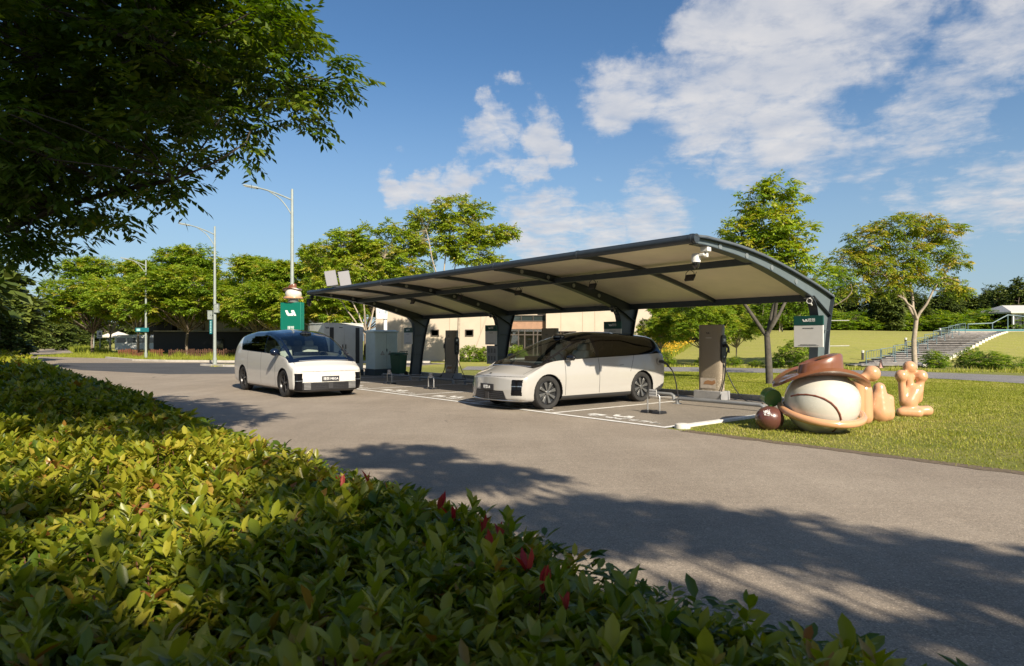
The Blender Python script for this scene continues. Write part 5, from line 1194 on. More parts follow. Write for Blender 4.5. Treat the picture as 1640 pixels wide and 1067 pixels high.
def compound(rs, C, Dr, nleaf, nl, Lr, ll, lw, up=.25, droop=.5):
    """compound leaves: C twig tips, Dr outward dirs. nleaf rachises per tip, nl leaflets per rachis"""
    n = len(C); az = rs.uniform(0, 2*np.pi, (n, nleaf)); el = rs.normal(up, .35, (n, nleaf))
    D = np.stack([np.cos(az)*np.cos(el), np.sin(az)*np.cos(el), np.sin(el)], -1)+Dr[:, None, :]*.7; D = unit(D)
    base = C[:, None, :]+rs.normal(0, .04, (n, nleaf, 3)); Ls = Lr*rs.uniform(.7, 1.25, (n, nleaf))
    k = np.linspace(.2, 1, nl); P = base[:, :, None, :]+D[:, :, None, :]*(Ls[:, :, None]*k)[..., None]; P[..., 2] -= droop*Ls[:, :, None]*k**2*.5
    Dd = D.copy(); Dd[..., 2] -= droop*.6; Dd = unit(Dd); side = unit(np.cross(Dd, np.array([0, 0, 1.0])+rs.normal(0, .25, (n, nleaf, 3))))
    sg = np.where(np.arange(nl) % 2 == 0, 1, -1)[None, None, :, None]; A = Dd[:, :, None, :]*.55+side[:, :, None, :]*sg*.85; A[:, :, -1, :] = Dd; A[..., 2] -= .25
    A = unit(A+rs.normal(0, .12, A.shape)); Nn = unit(np.array([0, 0, 1.0])+rs.normal(0, .35, A.shape)); Nn = unit(Nn-A*(Nn*A).sum(-1, keepdims=True))
    m = n*nleaf*nl; tid = np.repeat(np.arange(n), nleaf*nl)
    return P.reshape(m, 3), A.reshape(m, 3), Nn.reshape(m, 3), ll*rs.uniform(.75, 1.2, m), lw*rs.uniform(.8, 1.2, m), tid
barkm = mat('bark', (.17, .135, .10), .9, var=.35, vscale=7, bump=.7, bscale=25)
palebark = mat('pale_bark', (.36, .30, .23), .9, var=.25, vscale=6, bump=.5, bscale=25)
FOL = foliage_mat('tree_leaves', [(0, (.07, .135, .014)), (.4, (.185, .29, .024)), (.7, (.31, .39, .034)), (.9, (.41, .41, .05)), (1.0, (.47, .40, .08))], .5, .42)
FOLY = foliage_mat('yellowing_leaves', [(0, (.07, .125, .013)), (.4, (.165, .25, .022)), (.66, (.29, .325, .032)), (.85, (.46, .39, .05)), (1.0, (.55, .42, .09))], .5, .40)
FOLD = foliage_mat('dark_leaves', [(0, (.028, .050, .010)), (.5, (.085, .120, .020)), (1.0, (.17, .20, .035))], .55, .2)
def curve_pts(a, b, rs, n=7, bow=.12, up=.1):
    a = np.array(a, float); b = np.array(b, float); L_ = np.linalg.norm(b-a); w = rs.normal(0, bow*L_, 3); w[2] = abs(w[2])*up/.1*.4
    u = np.linspace(0, 1, n)[:, None]; return a+(b-a)*u+w*np.sin(np.pi*u)+rs.normal(0, .012*L_, (n, 3))*np.sin(np.pi*u)
def tree_proto(name, label, blobs, trunk, fork, seed, ncl, material=FOL, bark=barkm, nleaf=7, nl=7, Lr=.32, ll=.15, lw=.055, tint=(.5, .2), yellow=0.0, r0=.14, limbs=None, surf=.55, droop=.5):
    """blobs: crown lobes (x,y,z,rx,ry,rz); trunk: points up to the fork"""
    rs = np.random.RandomState(seed); B_ = np.array(blobs, float); vol = (B_[:, 3]*B_[:, 4]*B_[:, 5])**.75; pr = vol/vol.sum(); idx = rs.choice(len(B_), ncl, p=pr)
    d = rand_dirs(rs, ncl); rad = rs.uniform(surf**3, 1, ncl)**(1/3); C = B_[idx, :3]+d*rad[:, None]*B_[idx, 3:6]*(1+.10*rs.normal(size=(ncl, 1)))
    mb = MB(); mb.tube([tuple(p) for p in trunk], list(np.linspace(r0, r0*.72, len(trunk))), 12)
    root = thing(name, label, 'tree'); F = np.array(fork, float); ends = []
    for k in range(len(B_)):
        if limbs is not None and k not in limbs: continue
        e = B_[k, :3]-np.array([0, 0, B_[k, 5]*.2]); pts = curve_pts(F+rs.normal(0, .03, 3), e, rs, 9); rr = np.linspace(r0*.55, r0*.14, 9); mb.tube([tuple(p) for p in pts], list(rr), 8); ends.append((pts, rr))
    allp = np.vstack([p[3:] for p, _ in ends]); allr = np.concatenate([r[3:] for _, r in ends])
    step = max(1, ncl//170)
    for c in C[::step]:
        j = np.argmin(np.linalg.norm(allp-c, axis=1)+.4*np.maximum(0, allp[:, 2]-c[2])); pts = curve_pts(allp[j], c, rs, 5, .10); mb.tube([tuple(p) for p in pts], list(np.linspace(min(allr[j]*.6, .03), .006, 5)), 5, cap=False)
    mb.build('trunk', bark, root, smooth=50)
    P, A, Nn, L, Wd, tid = compound(rs, C, d*np.array([1, 1, .6]), nleaf, nl, Lr, ll, lw, droop=droop)
    V, Fq = leaf_quads(P, A, Nn, L, Wd)
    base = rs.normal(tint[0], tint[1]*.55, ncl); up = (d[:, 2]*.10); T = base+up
    if yellow > 0: T = np.where(rs.uniform(size=ncl) < yellow, rs.uniform(.80, 1.0, ncl), T)
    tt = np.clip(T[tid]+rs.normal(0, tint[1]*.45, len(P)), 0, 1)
    o = link('crown', npmesh('crown', V, Fq, tt), material, root); return root
def koel(seed, H, rx, base, n=9, flat=.62):
    """spreading vase shaped crown lobes for a street tree of height H"""
    rs = np.random.RandomState(seed); out = []; zc = (H+base)/2
    for k in range(n):
        a = 2*math.pi*k/n+rs.uniform(-.3, .3); r = rx*rs.uniform(.50, .68); z = zc+(H-base)*rs.uniform(-.22, .12); q = rx*rs.uniform(.34, .46); out.append((r*math.cos(a), r*math.sin(a), z, q, q, q*flat))
    for k in range(max(3, n//2)):
        a = rs.uniform(0, 6.28); r = rx*rs.uniform(0, .35); q = rx*rs.uniform(.34, .42); out.append((r*math.cos(a), r*math.sin(a), H-q*flat*rs.uniform(1.0, 1.5), q, q, q*flat))
    for k in range(max(4, n//2)):
        a = 2*math.pi*k/max(4, n//2)+rs.uniform(-.4, .4); r = rx*rs.uniform(.55, .8); q = rx*rs.uniform(.26, .34); out.append((r*math.cos(a), r*math.sin(a), base+(H-base)*rs.uniform(.12, .26), q, q, q*.75))
    return out
# --- three generic street trees
PT = [tree_proto('street_tree', 'x', koel(11, 8.8, 3.6, 3.0), [(0, 0, 0), (.03, .02, 1.2), (-.04, 0, 2.3)], (-.04, 0, 2.2), 1, 1000, tint=(.55, .26), yellow=.06, bark=palebark, ll=.21, lw=.10, Lr=.38, r0=.11),
      tree_proto('street_tree', 'x', koel(12, 9.2, 3.9, 2.8, 10), [(0, 0, 0), (-.05, .02, 1.2), (.05, 0, 2.2)], (.05, 0, 2.1), 2, 1100, tint=(.48, .26), yellow=.08, ll=.21, lw=.10, Lr=.38, r0=.11),
      tree_proto('street_tree', 'x', koel(13, 8.4, 3.3, 2.6, 8), [(0, 0, 0), (.04, -.02, 1.0), (.1, 0, 2.0)], (.1, 0, 1.9), 3, 860, tint=(.58, .26), yellow=.12, bark=palebark, ll=.21, lw=.10, Lr=.38, r0=.11)]
left = [(-29.0, 58.5, 1, 1.0, 20, 'street tree with slim pale trunk on the grass verge left of the island lamp'),
        (-36.5, 64, 0, 1.0, 100, 'street tree behind the orange picket fence, in the left row'), (-43.5, 68, 1, 1.02, 50, 'leftmost big street tree, its crown edge against the open sky'), (-40.0, 72, 2, 1.0, 10, 'street tree just right of the white van'),
        (-31.5, 67, 0, 1.03, 200, 'street tree in front of the left end of the black container building'), (-22.3, 57.5, 2, .98, 80, 'street tree in front of the container building stair'), (-18.6, 53, 0, .84, 300, 'street tree whose crown is right behind the green pylon sign'),
        (-25.5, 66, 1, .98, 140, 'street tree over the white upper storey of the container building'), (-14.2, 50, 2, .92, 30, 'street tree right of the green pylon sign, over the grey cabinet'), (-12.8, 57, 1, .98, 260, 'street tree behind the grey cabinet, farther back'),
        (-49.0, 80, 0, .95, 160, 'street tree at the far left end of the row'), (-17.8, 62, 0, .96, 240, 'street tree rising behind the pylon sign trees')]
for k, (x, y, i, s, rz, lb) in enumerate(left):
    o = copy_tree(PT[i]); o.location = (x, y, 0); o.rotation_euler = (0, 0, R(rz)); o.scale = (s*1.25, s*1.25, s*1.09); tag(o, lb, 'tree', 'street trees of the left row')
# --- trees behind the canopy
o = tree_proto('street_tree', 'tall airy tree with pale forked stems behind the far end of the canopy', [(-2.3, 0, 6.3, 1.2, 1.1, .8), (-1.2, .3, 7.1, 1.2, 1.1, .75), (.2, 0, 7.3, 1.0, 1.0, .7), (1.3, 0, 6.4, 1.2, 1.1, .8), (-.6, -.3, 5.6, 1.3, 1.2, .8), (.8, .2, 5.2, 1.1, 1.1, .7), (-2.0, .2, 4.9, 1.1, 1.0, .7), (2.1, 0, 5.0, .9, .9, .7), (1.6, 0, 8.0, .55, .5, .35)], [(.4, 0, 0), (.35, 0, 1.0), (.3, 0, 1.9)], (.3, 0, 1.8), 21, 640, limbs=(1, 3, 5, 6), bark=palebark, tint=(.62, .25), yellow=.08, ll=.17, lw=.085, r0=.10); o.location = (-8.6, 37.5, 0)
o = tree_proto('street_tree', 'tallest airy spreading tree, its crown above the middle of the canopy roof', [(-2.6, 0, 7.3, 1.1, 1.0, .65), (-1.4, .2, 8.6, 1.2, 1.0, .65), (.2, 0, 9.3, 1.25, 1.1, .65), (1.5, .1, 9.1, .9, .9, .5), (2.3, 0, 7.7, 1.2, 1.0, .55), (3.3, 0, 7.9, .6, .6, .4), (.6, -.2, 7.9, 1.2, 1.0, .7), (-1.0, .2, 7.1, 1.2, 1.1, .6), (1.2, 0, 6.6, 1.3, 1.2, .6), (-2.2, 0, 5.9, 1.3, 1.1, .6), (2.6, 0, 6.2, .6, .5, .3)], [(.4, 0, 0), (.45, 0, 1.6), (.5, 0, 3.2)], (.5, 0, 3.0), 22, 720, limbs=(1, 3, 4, 6, 9), bark=palebark, tint=(.66, .22), yellow=.08, ll=.17, lw=.085, r0=.10); o.location = (-3.6, 38.5, 0)
o = tree_proto('street_tree', 'green tree with a dark trunk forking under the near end of the canopy roof', [(-1.5, 0, 4.4, .8, .8, .55), (-.9, .2, 5.2, .8, .8, .6), (-.3, 0, 6.4, .6, .6, .45), (.4, 0, 6.9, .65, .6, .35), (.9, 0, 6.4, .45, .45, .3), (0, -.1, 5.6, .8, .8, .55), (.9, 0, 5.3, .7, .7, .45), (.2, .1, 4.7, 1.0, .9, .6), (-.7, -.1, 4.2, .9, .9, .5), (1.0, 0, 4.3, .7, .7, .4), (-1.9, .1, 3.9, .6, .6, .4), (1.9, .1, 3.7, .5, .5, .3)], [(.05, 0, 0), (0, 0, 1.0), (-.05, 0, 1.75)], (-.05, 0, 1.7), 23, 500, tint=(.64, .25), yellow=.06, bark=mat('grey_bark', (.085, .075, .062), .9, var=.3, vscale=7, bump=.7, bscale=25), limbs=(1, 4, 6, 9), ll=.14, lw=.065, Lr=.28, r0=.13); o.location = (8.95, 22.9, 0)
# bare forked spar right of it
o = tree_proto('sparse_tree', 'thin broken stemmed tree with sparse drooping leaves right of the canopy end', [(.3, 0, 4.3, .5, .4, .4), (-.4, 0, 4.0, .5, .4, .4), (.9, 0, 4.2, .4, .4, .35), (0, 0, 3.4, .5, .4, .3)], [(0, 0, 0), (0, 0, 1.5), (.05, 0, 2.8)], (.05, 0, 2.7), 29, 42, tint=(.35, .2), ll=.14, lw=.04, Lr=.34, r0=.06, droop=1.0); o.location = (13.0, 27.5, 0); tag(o, kind=None)
o = tree_proto('yellowing_tree', 'vase shaped tree with yellowing leaves standing alone at the right by the path', [(-3.4, 0, 5.6, 1.1, 1.0, .8), (-2.2, .2, 6.8, 1.3, 1.1, .75), (-.8, 0, 7.6, 1.2, 1.1, .65), (.7, 0, 7.7, .8, .8, .45), (1.8, 0, 7.3, .8, .8, .5), (2.2, 0, 5.8, .7, .7, .4), (1.4, .2, 6.5, 1.0, 1.0, .55), (2.1, 0, 4.4, .75, .7, .5), (-1.9, -.3, 5.3, 1.2, 1.0, .6), (-.3, 0, 6.2, 1.2, 1.1, .6), (.7, 0, 5.0, 1.0, .9, .45), (-3.1, 0, 4.2, .6, .6, .5), (-1.3, 0, 4.3, .7, .7, .35), (-.4, 0, 5.1, 1.0, .9, .5)], [(.10, 0, 0), (.05, 0, 1.5), (.2, 0, 2.75)], (.2, 0, 2.6), 24, 600, material=FOLY, limbs=(1, 3, 5, 8, 12), bark=palebark, tint=(.52, .24), yellow=.15, ll=.17, lw=.068, Lr=.36, r0=.14, droop=.9); o.location = (21.4, 35.0, 0)
# small trees beside the slope
for k, (x, y, i, s, lb) in enumerate([(9.6, 42.5, 2, .50, 'small round tree with a thin trunk left of the open charging post'), (11.2, 38.8, 1, .50, 'second small tree just left of the open charging post, darker trunk'), (14.2, 41.5, 0, .46, 'small bright green tree right above the open charging post')]):
    o = copy_tree(PT[i]); o.location = (x, y, float(ground_z(x, y))-.02); o.rotation_euler = (0, 0, k*2.0); o.scale = (s*1.0, s*1.0, s); tag(o, lb, 'tree', 'small trees at the foot of the slope')
# trees that stand behind the viewer: their shade falls on the road and the hedge
shade = [(8.8, -11.3, 1, .98, 0, 'street tree behind the viewpoint shading the lower right of the road'), (12.0, -10.2, 2, .95, 40, 'street tree behind the viewpoint at the right, shading the road corner')]
for k, (x, y, i, s, rz, lb) in enumerate(shade):
    o = copy_tree(PT[i]); o.location = (x, y, 0); o.rotation_euler = (0, 0, R(rz)); o.scale = (s, s, max(s, .9)); tag(o, lb, 'tree', 'street trees behind the viewpoint')
o = PT[0]; o.location = (-13.5, -4.5, 0); o.scale = (.9, .9, .9); tag(o, 'street tree at the left behind the viewpoint', 'tree', 'street trees behind the viewpoint')
o = PT[1]; o.location = (-3.3, .2, 2.6); tag(o, 'tall tree right behind the viewpoint whose crown shades the overhanging branches', 'tree', 'street trees behind the viewpoint')
mbx = MB(); mbx.tube([(0, 0, -2.7), (0, 0, .1)], .17, 12); mbx.build('trunk', barkm, PT[1])
PT[1].scale = (.85, .85, 1.0)
o = tree_proto('street_tree', 'flat branched tree behind the viewpoint on the road side, dappling the middle of the road', [(-3.3, 5.3, 6.2, .75, .42, .22), (-2.3, 3.9, 6.1, .85, .45, .22), (-4.3, 4.6, 6.0, .6, .35, .2), (-1.3, 2.3, 6.0, .8, .45, .25), (-.5, 1.9, 6.2, .9, .4, .25), (.6, 1.4, 6.3, .9, .4, .25)], [(0, 0, 0), (-.05, .1, 1.5), (-.1, .3, 3.0)], (-.1, .3, 2.9), 77, 190, r0=.045, tint=(.5, .2), ll=.16, lw=.07, Lr=.30); o.location = (6.0, -5.0, 0); tag(o, group='street trees behind the viewpoint')
o = copy_tree(PT[1]); o.location = (-1.2, -1.6, 2.4); o.scale = (.55, .55, .92); tag(o, 'tall tree behind the viewpoint whose crown shades the left part of the hedge', 'tree', 'street trees behind the viewpoint')
o = PT[2]; o.location = (18.5, -7.5, 0); tag(o, 'street tree far right behind the viewpoint', 'tree', 'street trees behind the viewpoint')
# --- overhanging tree, near left
def over_tree():
    bl = [(60,60,6.6,1.5),(250,50,6.4,1.15),(390,50,6.9,.75),(500,112,7.2,.46),(530,135,7.3,.34),(455,180,7.1,.38),(425,25,7.2,.48),(395,215,6.9,.34),(340,115,7.6,.75),(440,100,6.5,.55),(235,205,6.2,.66),(278,280,6.3,.28),(175,315,6.9,.42),(90,270,7.4,.7),(150,385,6.4,.32),(40,350,6.6,.40),(-60,260,7.0,1.2),(40,190,5.9,1.0),(20,385,6.9,.26),(-150,100,7,1.6),(150,130,8.0,1.3),(300,-60,7,1.2),(100,-120,7,1.6),(195,270,7.2,.40),(0,310,6.6,.45),(180,240,6.8,.8),(300,180,6.8,.45),(330,40,7.6,.9)]
    tx, ty = -8.4, 8.2; blobs = []
    for u, v, Y, r in bl: blobs.append(((u-820)/1050*Y-tx, Y-ty, CAMZ+(545.6-v)/1050*Y, r, r*1.1, r*.85))
    o = tree_proto('overhanging_tree', 'dark leafy tree whose branches hang over the upper left above the hedge', blobs, [(0, 0, 0), (.05, 0, 1.2), (.15, -.1, 2.4)], (.15, -.1, 2.3), 31, 1450, limbs=(0, 1, 8, 11, 13, 19, 20), material=foliage_mat('shade_tree_leaves', [(0, (.026, .055, .010)), (.5, (.090, .150, .018)), (.85, (.19, .235, .025)), (1, (.30, .30, .05))], .45, .42), nleaf=6, nl=9, Lr=.27, ll=.105, lw=.042, tint=(.50, .25), r0=.14, surf=.15, droop=.45, bark=mat('dark_bark', (.055, .045, .035), .9, var=.3, vscale=7, bump=.5, bscale=25))
    o.location = (tx, ty, 0)
over_tree()
# --- far woods: dark trees one by one along the slope's crest and at the left
def lumps(seed, H, rx, n, base=.8, conic=0.0):
    rs = np.random.RandomState(seed); out = []
    for k in range(n):
        z = base+(H-base)*(k+.5)/n; f = (1-conic*(z/H))*math.sin(min(.985, (z-base*.4)/H*.90+.12)*math.pi)**.45 if conic == 0 else 1.0-.88*(z-base)/(H-base)
        a = rs.uniform(0, 6.28); q = rx*f*rs.uniform(.55, .8); out.append((rx*f*.35*math.cos(a), rx*f*.35*math.sin(a), z, q, q, max(.35, (H-base)/n*.85)))
    return out
WD = [tree_proto('woodland_tree', 'x', lumps(41, 7.5, 2.6, 7), [(0, 0, 0), (0, 0, 1.5)], (0, 0, 1.4), 41, 330, material=FOLD, nleaf=6, nl=4, Lr=.5, ll=.42, lw=.26, tint=(.5, .3), surf=.7),
      tree_proto('woodland_tree', 'x', lumps(42, 9.0, 1.9, 8, .8, 1.0), [(0, 0, 0), (0, 0, 2)], (0, 0, 1.8), 42, 330, material=FOLD, nleaf=6, nl=4, Lr=.42, ll=.36, lw=.16, tint=(.42, .3), surf=.6),
      tree_proto('birch', 'x', lumps(43, 7.0, 1.7, 7, 1.8), [(0, 0, 0), (.1, 0, 1.2), (0, 0, 2.2)], (0, 0, 2), 43, 230, material=FOL, bark=palebark, nleaf=6, nl=4, Lr=.4, ll=.28, lw=.15, tint=(.30, .22), surf=.4, r0=.09),
      tree_proto('shrub', 'x', [(0, 0, .55, .9, .8, .55), (.6, .1, .4, .6, .6, .42), (-.6, 0, .42, .6, .6, .42), (.1, -.2, .9, .5, .5, .35)], [(0, 0, 0), (0, 0, .15)], (0, 0, .12), 44, 170, material=FOL, nleaf=5, nl=5, Lr=.14, ll=.12, lw=.05, tint=(.36, .25), r0=.03)]
rs0 = np.random.RandomState(5); cnt = 0
wood_lb = {0: 'dark round woodland tree', 1: 'dark pointed woodland tree', 2: 'slender pale stemmed birch'}
def place(proto, x, y, s, sz, label, cat, group, rz=None):
    o = copy_tree(proto); o.location = (x, y, float(ground_z(x, y))-.05); o.rotation_euler = (0, 0, rs0.uniform(0, 6.28) if rz is None else rz); o.scale = (s, s, sz); return tag(o, label, cat, group)
for k in range(46):
    u = 1120+k*12.5+rs0.uniform(-5, 5); y = 88+rs0.uniform(-7, 16)+(u > 1540)*14
    x = (u-820)/1050*y; i = 2 if (u < 1300 and rs0.uniform() < .55) else (1 if rs0.uniform() < .42 else 0)
    if i == 2: y *= .82; x *= .82
    s = rs0.uniform(.78, 1.08)*(1.12 if u > 1540 else 1.0)*(.74 if 1300 < u < 1500 else .84)
    place(WD[i], x, y, s*1.15, s*rs0.uniform(.9, 1.12), wood_lb[i]+' in the belt of wood along the crest of the slope', 'tree', 'trees of the wood beyond the slope, '+('birches' if i == 2 else 'pointed' if i == 1 else 'round'))
for k in range(16):
    u = 1040+k*9+rs0.uniform(-4, 4); y = 62+rs0.uniform(-4, 16); i = int(rs0.choice([0, 2, 0])); s = rs0.uniform(.45, .65)
    place(WD[i], (u-820)/1050*y, y, s*1.2, s, wood_lb[i]+' behind the flowering weeds beside the open charging post', 'tree', 'trees behind the flowering weeds, '+('birches' if i == 2 else 'round'))
for k, (u, y, s, i, lb) in enumerate([(20, 62, .95, 0, 'dark tree mass at the far left edge above the hedge'), (-25, 45, .95, 0, 'nearest dark tree at the left edge, partly out of view'), (55, 84, .68, 0, 'dark round tree right of the left edge mass'), (92, 100, .82, 0, 'broad dark green tree at the bend of the pale road'), (118, 120, .80, 0, 'low dark tree right of the broad one at the road bend'), (140, 135, .72, 0, 'far low tree behind the lone parasol'), (70, 120, .72, 0, 'far tree left of the road bend'), (165, 130, .8, 0, 'far tree behind the road sign'), (200, 125, .85, 0, 'far tree behind the white van'), (235, 120, .9, 0, 'far tree behind the parasols'), (0, 38, .52, 0, 'dark bush like tree at the left edge above the near hedge')]):
    place(WD[i], (u-820)/1050*y, y, s*1.25, s, lb, 'tree', None)
for o_, lb in zip(WD[:3], ('dark round woodland tree far right beyond the hill pavilion', 'dark pointed woodland tree far right beyond the hill pavilion', 'birch at the far right behind the hill pavilion')):
    o_.location = (95, 118, 2.5); tag(o_, lb, 'tree')
WD[1].location = (90, 120, 2.5); WD[2].location = (101, 116, 2.5)
for (x, y, s, lb) in [(8.7, -6.8, .80, 'dense round tree behind the viewpoint shading the right corner of the road'), (6.2, -6.8, .72, 'dense round tree behind the viewpoint shading the near end of the road'), (4.0, -5.7, .60, 'dense round tree behind the viewpoint shading the right end of the hedge'), (2.1, -6.2, .55, 'small dense tree behind the viewpoint shading the lower hedge')]:
    o = place(WD[0], x, y, s, 1.0, lb, 'tree', None)
for (x, y, s, lb) in [(7.1, -4.6, .66, 'low dense tree behind the viewpoint, nearest the right side of the road'), (5.5, -4.7, .60, 'low dense tree behind the viewpoint, in the middle of the shading row')]:
    place(WD[0], x, y, s, .80, lb, 'tree', None)
for k, (x, y, s) in enumerate([(-24.5, 25.5, 1.35), (-31, 31, 1.4), (-38.5, 37, 1.45), (-19, 16, 1.2)]):
    place(WD[0], x, y, s*1.3, s*1.1, 'dark round tree beyond the left end of the hedge, %s from the viewpoint' % ('second', 'third', 'fourth', 'first')[k], 'tree', None)
for k in range(44):
    u = 1110+k*13+rs0.uniform(-5, 5); y = 84+rs0.uniform(-3, 6)
    place(WD[3], (u-820)/1050*y, y, 2.6+rs0.uniform(0, 1.2), 1.5+rs0.uniform(0, .9), 'undergrowth bush at the foot of the wood along the crest of the slope', 'shrub', 'undergrowth bushes along the foot of the wood')
# shrubs
SH = [(15.6, 35.9, 1.25, 1.3, 'rounded green shrub behind the nearest sign board, across the path'), (11.5, 39.0, .55, .6, 'low shrub by the path left of the rounded one'), (13.0, 38.4, .6, .5, 'low shrub by the path, right of the open charging post'), (9.0, 38.9, .7, .7, 'low shrub near the small tree trunks'), (23.6, 36.5, .9, .8, 'dark shrub left of the yellowing tree trunk'), (26.0, 37.2, .8, .95, 'upright shrub on the edge of the stepped walk'), (25.8, 35.2, 1.3, .8, 'grassy shrub right of the yellowing tree'), (31.5, 38.2, 1.3, .9, 'green shrub at the right edge of the lawn slope'), (34.0, 40, 1.6, 1.0, 'dark shrub at the far right beyond the path'), (29.3, 36.0, 1.0, .5, 'low dark shrub at the foot of the right slope'), (18.3, 38.4, .5, .4, 'small tuft left of the stepped walk'), (14.0, 37.6, .5, .35, 'small tuft behind the path, centre right')]
for x, y, s, sz, lb in SH: place(WD[3], x, y, s, sz, lb, 'shrub', None)
o = WD[3]; o.location = (33.0, 37.0, 0); o.scale = (1.2, 1.0, .8); tag(o, 'shrub nearest the right edge beside the path', 'shrub')
# clipped round hedge along the pavilion wall
for k, (x, lb) in enumerate([(-3.0, 'left one of the three clipped bushes before the pavilion'), (-1.6, 'middle one of the three clipped bushes before the pavilion'), (.1, 'right one of the three clipped bushes before the pavilion'), (4.5, 'clipped bush right of the pavilion entrance')]):
    o = tree_proto('clipped_bush', lb, [(0, 0, .55, .85, .5, .55), (.4, 0, .5, .5, .5, .5), (-.4, 0, .5, .5, .5, .5)], [(0, 0, 0), (0, 0, .2)], (0, 0, .15), 60+k, 260, nleaf=5, nl=4, Lr=.08, ll=.10, lw=.06, tint=(.40, .2), r0=.03, surf=.85); o.location = (x, 46.6, 0); tag(o, cat='shrub')
    if k == 3: o.scale = (1.3, 1, .8)
# ---------------------------------------------------------------- ground cover as stuff
def stuff(name, V, F, tt, m, label, cat): return tag(link(name, npmesh(name, V, F, tt), m), label, cat, kind='stuff')
GR = foliage_mat('grass_blades', [(0, (.13, .165, .018)), (.45, (.27, .305, .035)), (.8, (.40, .39, .075)), (1, (.52, .45, .18))], .6, .3, .2)
def blades(rs, X, Y, h, w, lean=.5, Z=None):
    n = len(X); Z = ground_z(X, Y) if Z is None else Z; az = rs.uniform(0, 6.28, n); d = np.stack([np.cos(az), np.sin(az), np.zeros(n)], 1); s = np.stack([-np.sin(az), np.cos(az), np.zeros(n)], 1); P = np.stack([X, Y, Z-.005], 1); h = h[:, None]; ln_ = (rs.uniform(.1, lean, n))[:, None]
    w = w[:, None] if hasattr(w, '__len__') else w
    V = np.stack([P-s*w/2, P+s*w/2, P+d*h*ln_+np.array([0, 0, 1])*h], 1).reshape(-1, 3); return V, np.arange(n*3).reshape(-1, 3)
def patchy(x, y, sc=1.0): return .5+.25*np.sin(x*1.3*sc+np.sin(y*.9*sc)*1.7)+.25*np.sin(y*1.7*sc+np.sin(x*1.1*sc)*2.1)
def lawn():
    rs = np.random.RandomState(9); n = 330000; u = rs.uniform(1000, 1680, n); v = 545.6+1050*CAMZ/(rs.uniform(0, 1, n)**.6*25.5+6.8); Y = 1050*CAMZ/(v-545.6); X = (u-820)/1050*Y
    t = (X-BO.x)*D1.x+(Y-BO.y)*D1.y; s = (X-BO.x)*D2.x+(Y-BO.y)*D2.y
    edge = .05*np.sin(s*3.1)+.04*np.sin(s*7.3)-.04
    ok = (((s < -.30) & (t > edge+.02)) | ((t > 6.4) & (s >= -.3))) & (Y < 33) & (np.hypot((X-EC.x)/.45, (Y-EC.y)/.42) > 1)
    py = np.interp(X, [p[0] for p in path_near], [p[1] for p in path_near]); ok &= (Y < py-.05)
    X, Y = X[ok], Y[ok]; k = len(X); h = rs.uniform(.016, .036, k)*(.7+.7*patchy(X, Y, .8)); V, F = blades(rs, X, Y, h, (.006+.0006*Y), 1.4)
    tt = np.clip(.20+.36*patchy(X, Y, .35)+.28*patchy(X+3, Y, 2.1)+rs.normal(0, .22, k), 0, 1); stuff('lawn_grass', V, F, tt, GR, 'short mown grass of the lawn right of and behind the canopy', 'grass')
lawn()
def rough():
    rs = np.random.RandomState(10); Vs = []; Fs = []; T = []; o = 0
    def add(X, Y, h, w, base, sd=.15):
        nonlocal o
        V, F = blades(rs, X, Y, h, w, .5); Vs.append(V); Fs.append(F+o); o += len(V); T.append(np.clip(rs.normal(base, sd, len(X)), 0, 1))
    n = 26000; X = rs.uniform(-46, -9, n); f = rs.uniform(0, 1, n)**1.4; Y = 45.6+np.clip((-X-19)*.62, 0, 30)*1.0+f*9+.4; add(X, Y, rs.uniform(.10, .42, n)*(.5+f), .035, .38)
    n = 5200; f = rs.uniform(0, 1, n); X = -34.5+f*22.5; Y = np.where(X < -30, 57.5+(X+34.5)*-.22, 56.6-(X+29.6)*.176)-rs.uniform(.05, 1.3, n); add(X, Y, rs.uniform(.15, .85, n)*patchy(X*2, Y, 1.0), .06, .32)
    n = 2500; X = rs.uniform(-17.5, -8.2, n); Y = rs.uniform(37.6, 39.9, n); add(X, Y, rs.uniform(.05, .16, n), .03, .75)
    n = 9000; X = rs.uniform(3, 34, n); Y = np.interp(X, [2, 9, 15, 19, 24, 34], [38.4, 37.5, 35.2, 32.4, 30, 36.5])+rs.uniform(.1, 2.6, n)**1.1; ok = ~((X > 19.5) & (X < 25.5) & (Y > 37.3)); X, Y = X[ok], Y[ok]; add(X, Y, rs.uniform(.04, .36, len(X))*patchy(X*1.7, Y*1.3), .035, .62, .22)
    n = 9000; X = rs.uniform(7.5, 19, n); Y = rs.uniform(39, 60, n); ok = X < 6.5+(Y-36)*.42; X, Y = X[ok], Y[ok]; add(X, Y, rs.uniform(.25, .75, len(X)), .06, .42, .18)
    n = 2600; X = rs.uniform(-95, -42, n); Y = -X*1.42+rs.uniform(-2, 4, n)+6; add(X, Y, rs.uniform(.3, .9, n), .12, .3)
    stuff('rough_grass', np.vstack(Vs), np.vstack(Fs), np.concatenate(T), GR, 'long rough grass and weeds on the verges and path edges', 'grass')
    n = 2600; X = rs.uniform(8.0, 19, n); Y = rs.uniform(44, 58, n); ok = X < 7.0+(Y-36)*.42; X, Y = X[ok], Y[ok]; Z = ground_z(X, Y)+rs.uniform(.5, 1.1, len(X)); P = np.stack([X, Y, Z], 1); V, F = leaf_quads(P, rand_dirs(rs, len(X)), rand_dirs(rs, len(X)), np.full(len(X), .16), np.full(len(X), .12))
    stuff('yellow_flowers', V, F, rs.uniform(.0, 1, len(X)), foliage_mat('yellow_flower', [(0, (.45, .25, .01)), (1, (.60, .42, .03))], .6, .2), 'mass of yellow orange wild flowers beyond the open charging post', 'flowers')
rough()
